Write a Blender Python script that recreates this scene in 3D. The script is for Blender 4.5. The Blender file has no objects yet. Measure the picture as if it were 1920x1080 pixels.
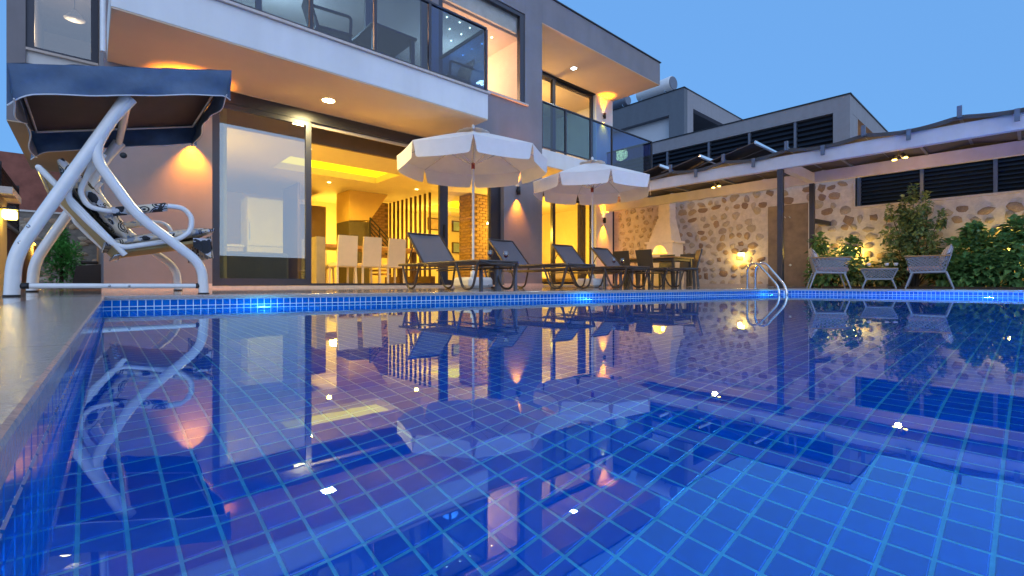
import bpy, math, random
from mathutils import Vector, Matrix
R = math.radians
random.seed(7)
S = bpy.context.scene
COL = S.collection

# ------------------------------------------------------------------ camera, sky, exposure
F, YH, CZ, WZ = 880.0, 531.0, 0.106, -0.084        # focal px at 1920, horizon row, eye height, water height (deck = 0)
YAW = R(48.0)
CC, SS = math.cos(YAW), math.sin(YAW)
cam = bpy.data.cameras.new('camera'); co = bpy.data.objects.new('camera', cam); COL.objects.link(co)
cam.sensor_width = 36; cam.lens = F / 1920 * 36; cam.clip_start = 0.01; cam.clip_end = 2000
cam.shift_y = -(540 - YH) / 1920
co.location = (0, 0, CZ); co.rotation_euler = (R(90), 0, YAW - R(90))
S.camera = co

w = bpy.data.worlds.new('World'); S.world = w; w.use_nodes = True
nt = w.node_tree; bg = nt.nodes['Background']
sky = nt.nodes.new('ShaderNodeTexSky'); sky.sky_type = 'NISHITA'; sky.sun_disc = False
sky.sun_elevation = R(6); sky.sun_rotation = R(215); sky.altitude = 0; sky.air_density = 1.3; sky.dust_density = 0.3; sky.ozone_density = 5.0
tint = nt.nodes.new('ShaderNodeMix'); tint.data_type = 'RGBA'; tint.blend_type = 'MULTIPLY'; tint.inputs[0].default_value = 1.0
tint.inputs[7].default_value = (0.80, 0.92, 1.12, 1)
flat = nt.nodes.new('ShaderNodeMix'); flat.data_type = 'RGBA'; flat.inputs[0].default_value = 0.72
nt.links.new(sky.outputs[0], tint.inputs[6]); nt.links.new(tint.outputs[2], flat.inputs[6])
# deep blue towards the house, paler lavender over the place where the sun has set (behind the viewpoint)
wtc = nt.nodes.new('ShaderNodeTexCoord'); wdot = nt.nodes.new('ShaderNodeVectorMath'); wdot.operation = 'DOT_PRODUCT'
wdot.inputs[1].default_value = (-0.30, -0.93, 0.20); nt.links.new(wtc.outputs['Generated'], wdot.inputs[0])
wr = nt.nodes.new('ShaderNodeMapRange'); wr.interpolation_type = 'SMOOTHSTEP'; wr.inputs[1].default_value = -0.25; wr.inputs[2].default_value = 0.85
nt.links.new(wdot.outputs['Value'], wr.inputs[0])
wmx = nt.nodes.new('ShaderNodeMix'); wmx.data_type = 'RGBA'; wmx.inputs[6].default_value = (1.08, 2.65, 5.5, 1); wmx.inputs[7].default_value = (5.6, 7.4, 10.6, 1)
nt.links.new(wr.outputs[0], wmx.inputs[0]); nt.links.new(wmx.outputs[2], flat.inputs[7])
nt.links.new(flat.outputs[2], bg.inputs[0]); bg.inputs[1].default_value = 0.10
sl = bpy.data.lights.new('sun', 'SUN'); sl.energy = 0.12; sl.angle = R(25); sl.color = (1, 0.86, 0.8)
so = bpy.data.objects.new('sun', sl); COL.objects.link(so); so.rotation_euler = (R(70), 0, R(-35))
S.view_settings.view_transform = 'Standard'; S.view_settings.look = 'None'
S.view_settings.exposure = 0.92; S.view_settings.gamma = 1.0; S.view_settings.use_curve_mapping = False
S.render.engine = 'CYCLES'
S.cycles.max_bounces = 10; S.cycles.transmission_bounces = 8; S.cycles.transparent_max_bounces = 16
S.cycles.diffuse_bounces = 4; S.cycles.glossy_bounces = 4; S.cycles.sample_clamp_indirect = 4; S.cycles.blur_glossy = 0.3

def P(px, py, X=None, Y=None, z=None, D=None):
    """point of the photograph (1920 px) laid on a known plane of the place"""
    t = (px - 960) / F
    d = (CC + t * SS, SS - t * CC, (YH - py) / F)
    k = X / d[0] if X is not None else Y / d[1] if Y is not None else (z - CZ) / d[2] if z is not None else D
    return Vector((d[0] * k, d[1] * k, CZ + d[2] * k))

# ------------------------------------------------------------------ materials
MATS = {}
def mat(name, col, rough=0.6, metal=0.0, var=0.12, scale=6.0, bump=0.0, bscale=60.0, spec=0.5, emit=None, es=0.0, coat=0.0):
    if name in MATS: return MATS[name]
    m = bpy.data.materials.new(name); m.use_nodes = True; n = m.node_tree; b = n.nodes['Principled BSDF']
    b.inputs['Roughness'].default_value = rough; b.inputs['Metallic'].default_value = metal
    b.inputs['Specular IOR Level'].default_value = spec; b.inputs['Coat Weight'].default_value = coat
    tc = n.nodes.new('ShaderNodeTexCoord')
    if var > 0:
        ns = n.nodes.new('ShaderNodeTexNoise'); ns.inputs['Scale'].default_value = scale; ns.inputs['Detail'].default_value = 8; ns.inputs['Roughness'].default_value = 0.62
        n.links.new(tc.outputs['Object'], ns.inputs[0])
        r = n.nodes.new('ShaderNodeValToRGB'); e = r.color_ramp.elements
        e[0].position = 0.3; e[1].position = 0.72
        e[0].color = (*[c * (1 - var) for c in col], 1); e[1].color = (*[min(1, c * (1 + var)) for c in col], 1)
        n.links.new(ns.outputs[0], r.inputs[0]); n.links.new(r.outputs[0], b.inputs['Base Color'])
    else:
        b.inputs['Base Color'].default_value = (*col, 1)
    if bump > 0:
        n2 = n.nodes.new('ShaderNodeTexNoise'); n2.inputs['Scale'].default_value = bscale; n2.inputs['Detail'].default_value = 5
        n.links.new(tc.outputs['Object'], n2.inputs[0])
        bp = n.nodes.new('ShaderNodeBump'); bp.inputs['Strength'].default_value = bump; bp.inputs['Distance'].default_value = 0.01
        n.links.new(n2.outputs[0], bp.inputs['Height']); n.links.new(bp.outputs[0], b.inputs['Normal'])
    if emit:
        b.inputs['Emission Color'].default_value = (*emit, 1); b.inputs['Emission Strength'].default_value = es
    MATS[name] = m
    return m

def glass(name, tint_=(0.85, 0.93, 1.0), ior=1.5, rough=0.0, base=0.0):
    """thin pane: see-through film plus mirror by Fresnel (base = coating reflectivity)"""
    if name in MATS: return MATS[name]
    m = bpy.data.materials.new(name); m.use_nodes = True; n = m.node_tree
    n.nodes.remove(n.nodes['Principled BSDF']); out = n.nodes['Material Output']
    tr = n.nodes.new('ShaderNodeBsdfTransparent'); tr.inputs[0].default_value = (*tint_, 1)
    gl = n.nodes.new('ShaderNodeBsdfGlossy'); gl.inputs['Roughness'].default_value = rough
    fr = n.nodes.new('ShaderNodeFresnel'); fr.inputs[0].default_value = ior
    mx = n.nodes.new('ShaderNodeMixShader')
    ad = n.nodes.new('ShaderNodeMath'); ad.operation = 'ADD'; ad.use_clamp = True; ad.inputs[1].default_value = base
    gm = n.nodes.new('ShaderNodeNewGeometry'); iv = n.nodes.new('ShaderNodeMath'); iv.operation = 'SUBTRACT'; iv.inputs[0].default_value = 1.0
    ml = n.nodes.new('ShaderNodeMath'); ml.operation = 'MULTIPLY'        # only the face turned to the viewer mirrors
    n.links.new(gm.outputs['Backfacing'], iv.inputs[1]); n.links.new(iv.outputs[0], ml.inputs[1]); n.links.new(ad.outputs[0], ml.inputs[0])
    n.links.new(fr.outputs[0], ad.inputs[0]); n.links.new(ml.outputs[0], mx.inputs[0])
    n.links.new(tr.outputs[0], mx.inputs[1]); n.links.new(gl.outputs[0], mx.inputs[2]); n.links.new(mx.outputs[0], out.inputs[0])
    MATS[name] = m; return m

def emis(name, col, s):
    if name in MATS: return MATS[name]
    m = bpy.data.materials.new(name); m.use_nodes = True; n = m.node_tree
    n.nodes.remove(n.nodes['Principled BSDF']); e = n.nodes.new('ShaderNodeEmission')
    e.inputs[0].default_value = (*col, 1); e.inputs[1].default_value = s
    n.links.new(e.outputs[0], n.nodes['Material Output'].inputs[0]); MATS[name] = m; return m

PLASTER = mat('grey_plaster', (0.235, 0.222, 0.243), 0.9, var=0.10, scale=1.3, bump=0.15, bscale=220)
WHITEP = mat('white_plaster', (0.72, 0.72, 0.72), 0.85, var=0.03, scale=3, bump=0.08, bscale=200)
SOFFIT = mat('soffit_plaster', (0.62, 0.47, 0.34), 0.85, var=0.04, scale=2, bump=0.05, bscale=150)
FRAME = mat('dark_frame', (0.055, 0.055, 0.07), 0.35, 0.6, var=0.05)
CREAM = mat('cream_wall', (0.62, 0.52, 0.34), 0.85, var=0.04)
CEIL = mat('cream_ceiling', (0.66, 0.56, 0.40), 0.85, var=0.03)
BROWNW = mat('brown_wall', (0.20, 0.13, 0.07), 0.7, var=0.1)
WOOD = mat('oak_wood', (0.40, 0.22, 0.09), 0.45, var=0.3, scale=9)
DWOOD = mat('dark_wood', (0.07, 0.035, 0.02), 0.5, var=0.2)
INFLOOR = mat('cream_floor_tile', (0.52, 0.44, 0.32), 0.25, var=0.08)
WMETAL = mat('white_metal', (0.70, 0.70, 0.71), 0.22, 0.0, var=0.05, scale=14, coat=0.4)
BMETAL = mat('black_metal', (0.03, 0.03, 0.035), 0.4, 0.5, var=0.1)
GMETAL = mat('grey_brown_metal', (0.085, 0.068, 0.062), 0.35, 0.5, var=0.15)
CHROME = mat('stainless_steel', (0.72, 0.74, 0.76), 0.12, 1.0, var=0.04)
STEEL = mat('blue_grey_steel', (0.13, 0.15, 0.20), 0.45, 0.3, var=0.08)
COPING = mat('coping_granite', (0.36, 0.30, 0.27), 0.07, var=0.22, scale=70, bump=0.1, bscale=200)
STONESILL = mat('stone_sill', (0.55, 0.47, 0.42), 0.5, var=0.1, scale=20)
MORTAR = mat('lime_mortar', (0.60, 0.53, 0.48), 0.95, var=0.16, scale=9, bump=0.9, bscale=28)
DGREY = mat('neighbour_grey', (0.12, 0.14, 0.17), 0.85, var=0.05)
LGREY = mat('neighbour_light_grey', (0.27, 0.27, 0.30), 0.85, var=0.05)
LOUV = mat('louvre_blue_black', (0.030, 0.045, 0.070), 0.35, 0.4, var=0.1)
CANVAS = mat('canvas_white', (0.74, 0.73, 0.74), 0.8, var=0.04, bump=0.15, bscale=12)
MESH = mat('sling_mesh', (0.13, 0.125, 0.15), 0.6, var=0.08, scale=200, bump=0.3, bscale=600)
AWN = mat('awning_brown', (0.07, 0.062, 0.064), 0.75, var=0.15, scale=5, bump=0.2, bscale=30)
BEAMW = mat('pergola_beam_white', (0.60, 0.56, 0.56), 0.7, var=0.06)
NAVY = mat('navy_canvas', (0.07, 0.12, 0.21), 0.55, var=0.25, scale=5, bump=1.0, bscale=5)
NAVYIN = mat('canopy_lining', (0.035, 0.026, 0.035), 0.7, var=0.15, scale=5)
LEATHER = mat('cream_leather', (0.66, 0.56, 0.46), 0.5, var=0.05)
GRASSD = mat('soil', (0.05, 0.035, 0.022), 0.95, var=0.4, scale=12, bump=0.8)
LEAF = mat('leaf_green', (0.13, 0.27, 0.08), 0.35, var=0.5, scale=3)
LEAF2 = mat('leaf_olive', (0.17, 0.24, 0.08), 0.4, var=0.5, scale=3)
LEAF3 = mat('leaf_conifer', (0.12, 0.42, 0.09), 0.6, var=0.5, scale=5)
BARK = mat('bark', (0.09, 0.06, 0.04), 0.9, var=0.3)
PINKC = mat('pink_cushion', (0.50, 0.32, 0.30), 0.85, var=0.08)
ROPE = mat('grey_rope', (0.30, 0.34, 0.43), 0.7, var=0.1, scale=40)
WPLAST = mat('white_plastic', (0.62, 0.64, 0.68), 0.4, var=0.04)
RUST = mat('red_brown_plaster', (0.27, 0.10, 0.075), 0.85, var=0.3, scale=3, bump=0.3)
GLASS = glass('window_glass', (0.93, 0.93, 0.9))
SOLAR = glass('coated_glass', (0.66, 0.72, 0.66), base=0.30)
RAILG = glass('railing_glass', (0.24, 0.44, 0.74), base=0.04)
TABLEG = glass('clear_glass', (0.95, 0.95, 0.95))

def tile_mat(name, col, rough):
    m = mat(name, col, rough, var=0.0, spec=0.5)
    n = m.node_tree; b = n.nodes['Principled BSDF']
    oi = n.nodes.new('ShaderNodeObjectInfo'); g = n.nodes.new('ShaderNodeNewGeometry')
    ad = n.nodes.new('ShaderNodeMath'); ad.operation = 'ADD'
    n.links.new(oi.outputs['Random'], ad.inputs[0]); n.links.new(g.outputs['Random Per Island'], ad.inputs[1])
    fr = n.nodes.new('ShaderNodeMath'); fr.operation = 'FRACT'; n.links.new(ad.outputs[0], fr.inputs[0])
    tc = n.nodes.new('ShaderNodeTexCoord'); ns = n.nodes.new('ShaderNodeTexNoise'); ns.inputs['Scale'].default_value = 25; ns.inputs['Detail'].default_value = 6
    n.links.new(tc.outputs['Object'], ns.inputs[0])
    a2 = n.nodes.new('ShaderNodeMath'); a2.operation = 'MULTIPLY_ADD'; a2.inputs[1].default_value = 0.45; n.links.new(fr.outputs[0], a2.inputs[0])
    m3 = n.nodes.new('ShaderNodeMath'); m3.operation = 'MULTIPLY'; m3.inputs[1].default_value = 0.55
    n.links.new(ns.outputs[0], m3.inputs[0]); n.links.new(m3.outputs[0], a2.inputs[2])
    r = n.nodes.new('ShaderNodeValToRGB'); e = r.color_ramp.elements
    e[0].position = 0.1; e[1].position = 0.9
    e[0].color = (col[0] * .6, col[1] * .7, col[2] * .78, 1); e[1].color = (col[0] * 1.5, col[1] * 1.3, min(1, col[2] * 1.2), 1)
    n.links.new(a2.outputs[0], r.inputs[0]); n.links.new(r.outputs[0], b.inputs['Base Color'])
    return m
TILE = tile_mat('blue_pool_tile', (0.0004, 0.175, 0.64), 0.15)
TILEW = tile_mat('blue_wall_tile', (0.003, 0.12, 0.45), 0.10)
GROUT = mat('pale_grout', (0.72, 0.95, 0.98), 0.8, var=0.25, scale=30)

def translucent(m, f):
    n = m.node_tree; b = n.nodes['Principled BSDF']; tr = n.nodes.new('ShaderNodeBsdfTranslucent'); mx = n.nodes.new('ShaderNodeMixShader'); mx.inputs[0].default_value = f
    tr.inputs[0].default_value = (.72, .68, .62, 1)
    n.links.new(b.outputs[0], mx.inputs[1]); n.links.new(tr.outputs[0], mx.inputs[2]); n.links.new(mx.outputs[0], n.nodes['Material Output'].inputs[0])
translucent(CANVAS, .12)
def streaks(m):
    # rain streaks: noise stretched down the wall, multiplied on the plaster colour
    n = m.node_tree; b = n.nodes['Principled BSDF']; src = b.inputs['Base Color'].links[0].from_socket
    tc = n.nodes.new('ShaderNodeTexCoord'); mp = n.nodes.new('ShaderNodeMapping'); mp.inputs['Scale'].default_value = (3.2, 3.2, .35); n.links.new(tc.outputs['Object'], mp.inputs[0])
    ns = n.nodes.new('ShaderNodeTexNoise'); ns.inputs['Scale'].default_value = 1; ns.inputs['Detail'].default_value = 6; n.links.new(mp.outputs[0], ns.inputs[0])
    r = n.nodes.new('ShaderNodeValToRGB'); e = r.color_ramp.elements; e[0].position = .36; e[0].color = (.94, .935, .93, 1); e[1].position = .60; e[1].color = (1, 1, 1, 1)
    n.links.new(ns.outputs[0], r.inputs[0]); mx = n.nodes.new('ShaderNodeMix'); mx.data_type = 'RGBA'; mx.blend_type = 'MULTIPLY'; mx.inputs[0].default_value = 1
    n.links.new(src, mx.inputs[6]); n.links.new(r.outputs[0], mx.inputs[7]); n.links.new(mx.outputs[2], b.inputs['Base Color'])
for m_ in (PLASTER, WHITEP, LGREY, DGREY, BEAMW): streaks(m_)
def deck_mat():
    m = mat('deck_stone', (0.42, 0.36, 0.33), 0.22, var=0.0)
    n = m.node_tree; b = n.nodes['Principled BSDF']; tc = n.nodes.new('ShaderNodeTexCoord')
    mp = n.nodes.new('ShaderNodeMapping'); mp.inputs['Scale'].default_value = (0.8, 4.5, 1); n.links.new(tc.outputs['Object'], mp.inputs[0])
    ns = n.nodes.new('ShaderNodeTexNoise'); ns.inputs['Scale'].default_value = 2.2; ns.inputs['Detail'].default_value = 9; ns.inputs['Distortion'].default_value = 1.4
    n.links.new(mp.outputs[0], ns.inputs[0])
    r = n.nodes.new('ShaderNodeValToRGB'); e = r.color_ramp.elements; e[0].position = .32; e[1].position = .7
    e[0].color = (0.30, 0.235, 0.195, 1); e[1].color = (0.52, 0.42, 0.35, 1)
    n.links.new(ns.outputs[0], r.inputs[0]); n.links.new(r.outputs[0], b.inputs['Base Color'])
    r2 = n.nodes.new('ShaderNodeMapRange'); r2.inputs[3].default_value = .03; r2.inputs[4].default_value = .10
    n.links.new(ns.outputs[0], r2.inputs[0]); n.links.new(r2.outputs[0], b.inputs['Roughness'])
    return m
DECK = deck_mat()

def water_mat():
    m = bpy.data.materials.new('pool_water'); m.use_nodes = True; n = m.node_tree
    n.nodes.remove(n.nodes['Principled BSDF']); out = n.nodes['Material Output']
    rf = n.nodes.new('ShaderNodeBsdfRefraction'); rf.inputs['IOR'].default_value = 1.333; rf.inputs['Roughness'].default_value = 0.0
    rf.inputs[0].default_value = (0.34, 0.88, 1.0, 1)
    gl = n.nodes.new('ShaderNodeBsdfGlossy'); gl.inputs['Roughness'].default_value = 0.0; gl.inputs[0].default_value = (0.74, 0.93, 1, 1)
    fr = n.nodes.new('ShaderNodeFresnel'); fr.inputs[0].default_value = 1.95
    mx = n.nodes.new('ShaderNodeMixShader')
    n.links.new(fr.outputs[0], mx.inputs[0]); n.links.new(rf.outputs[0], mx.inputs[1]); n.links.new(gl.outputs[0], mx.inputs[2]); n.links.new(mx.outputs[0], out.inputs[0])
    tc = n.nodes.new('ShaderNodeTexCoord'); ns = n.nodes.new('ShaderNodeTexNoise'); ns.inputs['Scale'].default_value = 5; ns.inputs['Detail'].default_value = 3
    n.links.new(tc.outputs['Object'], ns.inputs[0])
    bp = n.nodes.new('ShaderNodeBump'); bp.inputs['Strength'].default_value = 0.012; bp.inputs['Distance'].default_value = 0.02
    n.links.new(ns.outputs[0], bp.inputs['Height'])
    for k in (rf, gl): n.links.new(bp.outputs[0], k.inputs['Normal'])
    return m
WATER = water_mat()

def pattern_mat():
    """bicycle-print upholstery: black wheels and curls on grey and sand cloth"""
    m = mat('bicycle_print_cloth', (0.4, 0.36, 0.30), 0.8, var=0.0); n = m.node_tree; b = n.nodes['Principled BSDF']
    tc = n.nodes.new('ShaderNodeTexCoord')
    def vor(sc):
        v = n.nodes.new('ShaderNodeTexVoronoi'); v.inputs['Scale'].default_value = sc; n.links.new(tc.outputs['Object'], v.inputs[0]); return v
    v = vor(8.0)
    rings = n.nodes.new('ShaderNodeValToRGB'); rings.color_ramp.interpolation = 'CONSTANT'; e = rings.color_ramp.elements
    e[0].position = 0; e[0].color = (0, 0, 0, 1); e[1].position = 0.05; e[1].color = (1, 1, 1, 1)
    for p_, c_ in ((.22, 1), (.255, 0), (.33, 1), (.37, 0), (.43, 1)):
        q = e.new(p_); q.color = (c_, c_, c_, 1)
    n.links.new(v.outputs['Distance'], rings.inputs[0])
    ns = n.nodes.new('ShaderNodeTexNoise'); ns.inputs['Scale'].default_value = 9; ns.inputs['Detail'].default_value = 3; n.links.new(tc.outputs['Object'], ns.inputs[0])
    bl = n.nodes.new('ShaderNodeValToRGB'); bl.color_ramp.interpolation = 'CONSTANT'; e = bl.color_ramp.elements
    e[0].color = (.02, .022, .03, 1); e[1].position = .42; e[1].color = (.48, .49, .55, 1)
    q = e.new(.50); q.color = (.62, .54, .42, 1); q = e.new(.60); q.color = (.24, .27, .34, 1)
    n.links.new(ns.outputs[0], bl.inputs[0])
    mx = n.nodes.new('ShaderNodeMix'); mx.data_type = 'RGBA'; mx.inputs[6].default_value = (.015, .016, .02, 1)
    n.links.new(rings.outputs[0], mx.inputs[0]); n.links.new(bl.outputs[0], mx.inputs[7]); n.links.new(mx.outputs[2], b.inputs['Base Color'])
    return m
PRINT = pattern_mat()

# ------------------------------------------------------------------ geometry helpers
class MB:
    def __init__(s): s.v = []; s.f = []; s.sm = []
    def add(s, vs, fs, smooth=False):
        o = len(s.v); s.v += [Vector(v) for v in vs]; s.f += [[i + o for i in f] for f in fs]; s.sm += [smooth] * len(fs); return s
    def box(s, x0, x1, y0, y1, z0, z1, bev=0.0):
        if x0 > x1: x0, x1 = x1, x0
        if y0 > y1: y0, y1 = y1, y0
        if z0 > z1: z0, z1 = z1, z0
        if bev > 0:
            b = bev
            ring = lambda z, d: [(x0 + d, y0 + b, z), (x0 + b, y0 + d, z), (x1 - b, y0 + d, z), (x1 - d, y0 + b, z), (x1 - d, y1 - b, z), (x1 - b, y1 - d, z), (x0 + b, y1 - d, z), (x0 + d, y1 - b, z)]
            L = [ring(z0, b * .9), ring(z0 + b, 0), ring(z1 - b, 0), ring(z1, b * .9)]
            vs = [p for l in L for p in l]; fs = [list(range(7, -1, -1)), list(range(24, 32))]
            for k in range(3):
                for i in range(8):
                    j = (i + 1) % 8; fs.append([k * 8 + i, k * 8 + j, k * 8 + 8 + j, k * 8 + 8 + i])
            return s.add(vs, fs)
        return s.add([(x0, y0, z0), (x1, y0, z0), (x1, y1, z0), (x0, y1, z0), (x0, y0, z1), (x1, y0, z1), (x1, y1, z1), (x0, y1, z1)],
                     [(0, 3, 2, 1), (4, 5, 6, 7), (0, 1, 5, 4), (1, 2, 6, 5), (2, 3, 7, 6), (3, 0, 4, 7)])
    def prism(s, pts, off, smooth=False):
        """closed polygon pts swept by the vector off"""
        n = len(pts); off = Vector(off); a = [Vector(p) for p in pts]; b = [p + off for p in a]
        fs = [list(range(n)), list(range(2 * n - 1, n - 1, -1))] + [[i, i + n, (i + 1) % n + n, (i + 1) % n] for i in range(n)]
        return s.add(a + b, fs, smooth)
    def bar(s, a, b, w, h, up=(0, 0, 1)):
        a = Vector(a); b = Vector(b); d = (b - a).normalized(); u = Vector(up)
        if abs(d.dot(u)) > .98: u = Vector((1, 0, 0))
        x = d.cross(u).normalized() * w / 2; y = x.cross(d).normalized() * h / 2
        vs = [a - x - y, a + x - y, a + x + y, a - x + y, b - x - y, b + x - y, b + x + y, b - x + y]
        return s.add(vs, [(3, 2, 1, 0), (4, 5, 6, 7), (0, 1, 5, 4), (1, 2, 6, 5), (2, 3, 7, 6), (3, 0, 4, 7)])
    def tube(s, pts, r, n=10, closed=False, cap=True):
        pts = [Vector(p) for p in pts]; m = len(pts); rr = r if isinstance(r, (list, tuple)) else [r] * m
        T = []
        for i in range(m):
            a = pts[i - 1] if (i > 0 or closed) else pts[i]; b = pts[(i + 1) % m] if (i < m - 1 or closed) else pts[i]
            T.append((b - a).normalized())
        u = Vector((0, 0, 1)) if abs(T[0].z) < .9 else Vector((1, 0, 0))
        u = (u - T[0] * u.dot(T[0])).normalized(); vs = []
        for i in range(m):
            u = (u - T[i] * u.dot(T[i]));  u = u.normalized() if u.length > 1e-6 else Vector((1, 0, 0))
            w_ = T[i].cross(u)
            for k in range(n):
                an = 2 * math.pi * k / n; vs.append(pts[i] + (u * math.cos(an) + w_ * math.sin(an)) * rr[i])
        fs = []
        for i in range(m if closed else m - 1):
            j = (i + 1) % m
            for k in range(n):
                fs.append([i * n + k, i * n + (k + 1) % n, j * n + (k + 1) % n, j * n + k])
        s.add(vs, fs, True)
        if cap and not closed: s.add([vs[k] for k in range(n)] + [vs[(m - 1) * n + k] for k in range(n)], [list(range(n - 1, -1, -1)), list(range(n, 2 * n))])
        return s
    def lathe(s, c, prof, n=20, smooth=True, ax='z'):
        vs = []; c = Vector(c)
        for r, z in prof:
            for k in range(n):
                a = 2 * math.pi * k / n
                p = (r * math.cos(a), r * math.sin(a), z)
                if ax == 'y': p = (p[0], p[2], p[1])
                if ax == 'x': p = (p[2], p[0], p[1])
                vs.append(c + Vector(p))
        m = len(prof); fs = []
        for i in range(m - 1):
            for k in range(n): fs.append([i * n + k, i * n + (k + 1) % n, (i + 1) * n + (k + 1) % n, (i + 1) * n + k])
        fs.append(list(range(n - 1, -1, -1))); fs.append([(m - 1) * n + k for k in range(n)])
        return s.add(vs, fs, smooth)
    def mesh(s, name, off=(0, 0, 0)):
        me = bpy.data.meshes.new(name); o = Vector(off)
        me.from_pydata([tuple(v - o) for v in s.v], [], s.f); me.polygons.foreach_set('use_smooth', s.sm); me.update(); return me
    def build(s, name, m, parent=None, loc=None):
        off = Vector(parent['wp']) if parent is not None and 'wp' in parent else Vector((0, 0, 0))
        me = s.mesh(name, off); me.materials.append(m)
        o = bpy.data.objects.new(name, me); COL.objects.link(o)
        if parent is not None: o.parent = parent
        o['wp'] = tuple(off); return o

def arc(pts, r=0.05, n=5):
    """round the corners of a polyline"""
    pts = [Vector(p) for p in pts]; out = [pts[0]]
    for i in range(1, len(pts) - 1):
        a, b, c = pts[i - 1], pts[i], pts[i + 1]
        d1 = (a - b); d2 = (c - b); k = min(r, d1.length * .45, d2.length * .45)
        p = b + d1.normalized() * k; q = b + d2.normalized() * k
        for j in range(n + 1):
            t = j / n; out.append(p * (1 - t) ** 2 + b * 2 * t * (1 - t) + q * t * t)
    out.append(pts[-1]); return out

def thing(name, label, cat, loc=(0, 0, 0), rz=0.0, group=None, local=False):
    o = bpy.data.objects.new(name, None); COL.objects.link(o); o.location = loc; o.rotation_euler = (0, 0, rz)
    o.empty_display_size = 0.1
    o['label'] = label; o['category'] = cat
    if group: o['group'] = group
    o['wp'] = (0, 0, 0) if local else tuple(loc)     # local: parts are given in the thing's own frame
    return o
def tag(o, label, cat, group=None):
    o['label'] = label; o['category'] = cat
    if group: o['group'] = group
    return o
def struct(o): o['kind'] = 'structure'; return o
def stuff(o): o['kind'] = 'stuff'; return o
def dup(root, loc, rz, label, group=None, sc=None):
    r = root.copy(); COL.objects.link(r); r.location = loc; r.rotation_euler = (0, 0, rz); r['label'] = label
    if group: r['group'] = group
    if sc: r.scale = (sc,) * 3
    def rec(src, dst):
        for ch in list(src.children):
            c = ch.copy(); COL.objects.link(c); c.parent = dst; rec(ch, c)
    rec(root, r); return r
def inst(me, name, loc, parent, rot=(0, 0, 0), sc=(1, 1, 1)):
    o = bpy.data.objects.new(name, me); COL.objects.link(o)
    off = Vector(parent['wp']) if parent is not None else Vector((0, 0, 0))
    o.parent = parent; o.location = Vector(loc) - off; o.rotation_euler = rot; o.scale = sc; return o
def lamp(kind, name, loc, col, e, size=0.05, rot=(0, 0, 0), parent=None, spot=None, blend=0.6, sy=None):
    l = bpy.data.lights.new(name, kind); l.energy = e; l.color = col
    if kind == 'AREA':
        l.size = size
        if sy: l.shape = 'RECTANGLE'; l.size_y = sy
    elif kind in ('POINT', 'SPOT'): l.shadow_soft_size = size
    if kind == 'SPOT': l.spot_size = R(spot); l.spot_blend = blend
    o = bpy.data.objects.new(name, l); COL.objects.link(o)
    off = Vector(parent['wp']) if parent is not None else Vector((0, 0, 0))
    if parent is not None: o.parent = parent
    o.location = Vector(loc) - off; o.rotation_euler = rot; return o
def Zd(y): return 0.012 + max(0, min(1, (y - 4.9) / 2.7)) * 0.023      # the deck rises gently towards the house

# ------------------------------------------------------------------ ground, hill
g = MB().add([(-400, -400, -1.2), (600, -400, -1.2), (600, 600, -1.2), (-400, 600, -1.2)], [(0, 1, 2, 3)]).build('ground', GRASSD); struct(g)
mb = MB(); N = 40; vs = []; fs = []
for j in range(2):
    for i in range(N):
        x = -90 + i * 4.2; h = 20 + 9 * math.sin(i * .33) + 4 * math.sin(i * 1.1 + 1)
        vs.append((x, 95 + j * 30, -1 if j == 0 else h * .55))
vs2 = []
for j in range(6):
    for i in range(N):
        x = -90 + i * 4.2; h = (14 + 6 * math.sin(i * .33) + 3 * math.sin(i * 1.1 + 1)) * math.sin(j / 5 * 1.57)
        if x > 5: h *= max(0, 1 - (x - 5) / 25)
        vs2.append((x + random.uniform(-1, 1), 80 + j * 9, -1.1 + max(0, h) + random.uniform(-.3, .3)))
for j in range(5):
    for i in range(N - 1): fs.append((j * N + i, j * N + i + 1, (j + 1) * N + i + 1, (j + 1) * N + i))
HILL = mat('hillside_scrub', (0.10, 0.12, 0.11), 0.95, var=0.5, scale=0.4)
struct(mb.add(vs2, fs, True).build('hills', HILL))

# ------------------------------------------------------------------ pool
PA, PB, PC, PD = Vector((0.075, 4.58, 0)), Vector((8.95, 2.88, 0)), Vector((10.2, -3.2, 0)), Vector((-0.16, -3.2, 0))
# left side runs A-D with a slight lean as in the photograph
pool = [PA, PB, PC, PD]
FLZ = WZ - 0.38
def offset_poly(poly, d):
    n = len(poly); out = []
    for i in range(n):
        a, b, c = poly[i - 1], poly[i], poly[(i + 1) % n]
        e1 = (b - a).normalized(); e2 = (c - b).normalized()
        n1 = Vector((-e1.y, e1.x, 0)); n2 = Vector((-e2.y, e2.x, 0))     # outward for clockwise order
        k = (n1 + n2) / (1 + n1.dot(n2)); out.append(b + k * d)
    return out
def ring_sheet(mb, inner, outer, zi, zo):
    n = len(inner); vs = [(p.x, p.y, zi) for p in inner] + [(p.x, p.y, zo) for p in outer]
    mb.add(vs, [(i, (i + 1) % n, n + (i + 1) % n, n + i) for i in range(n)])
POOLT = None
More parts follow.
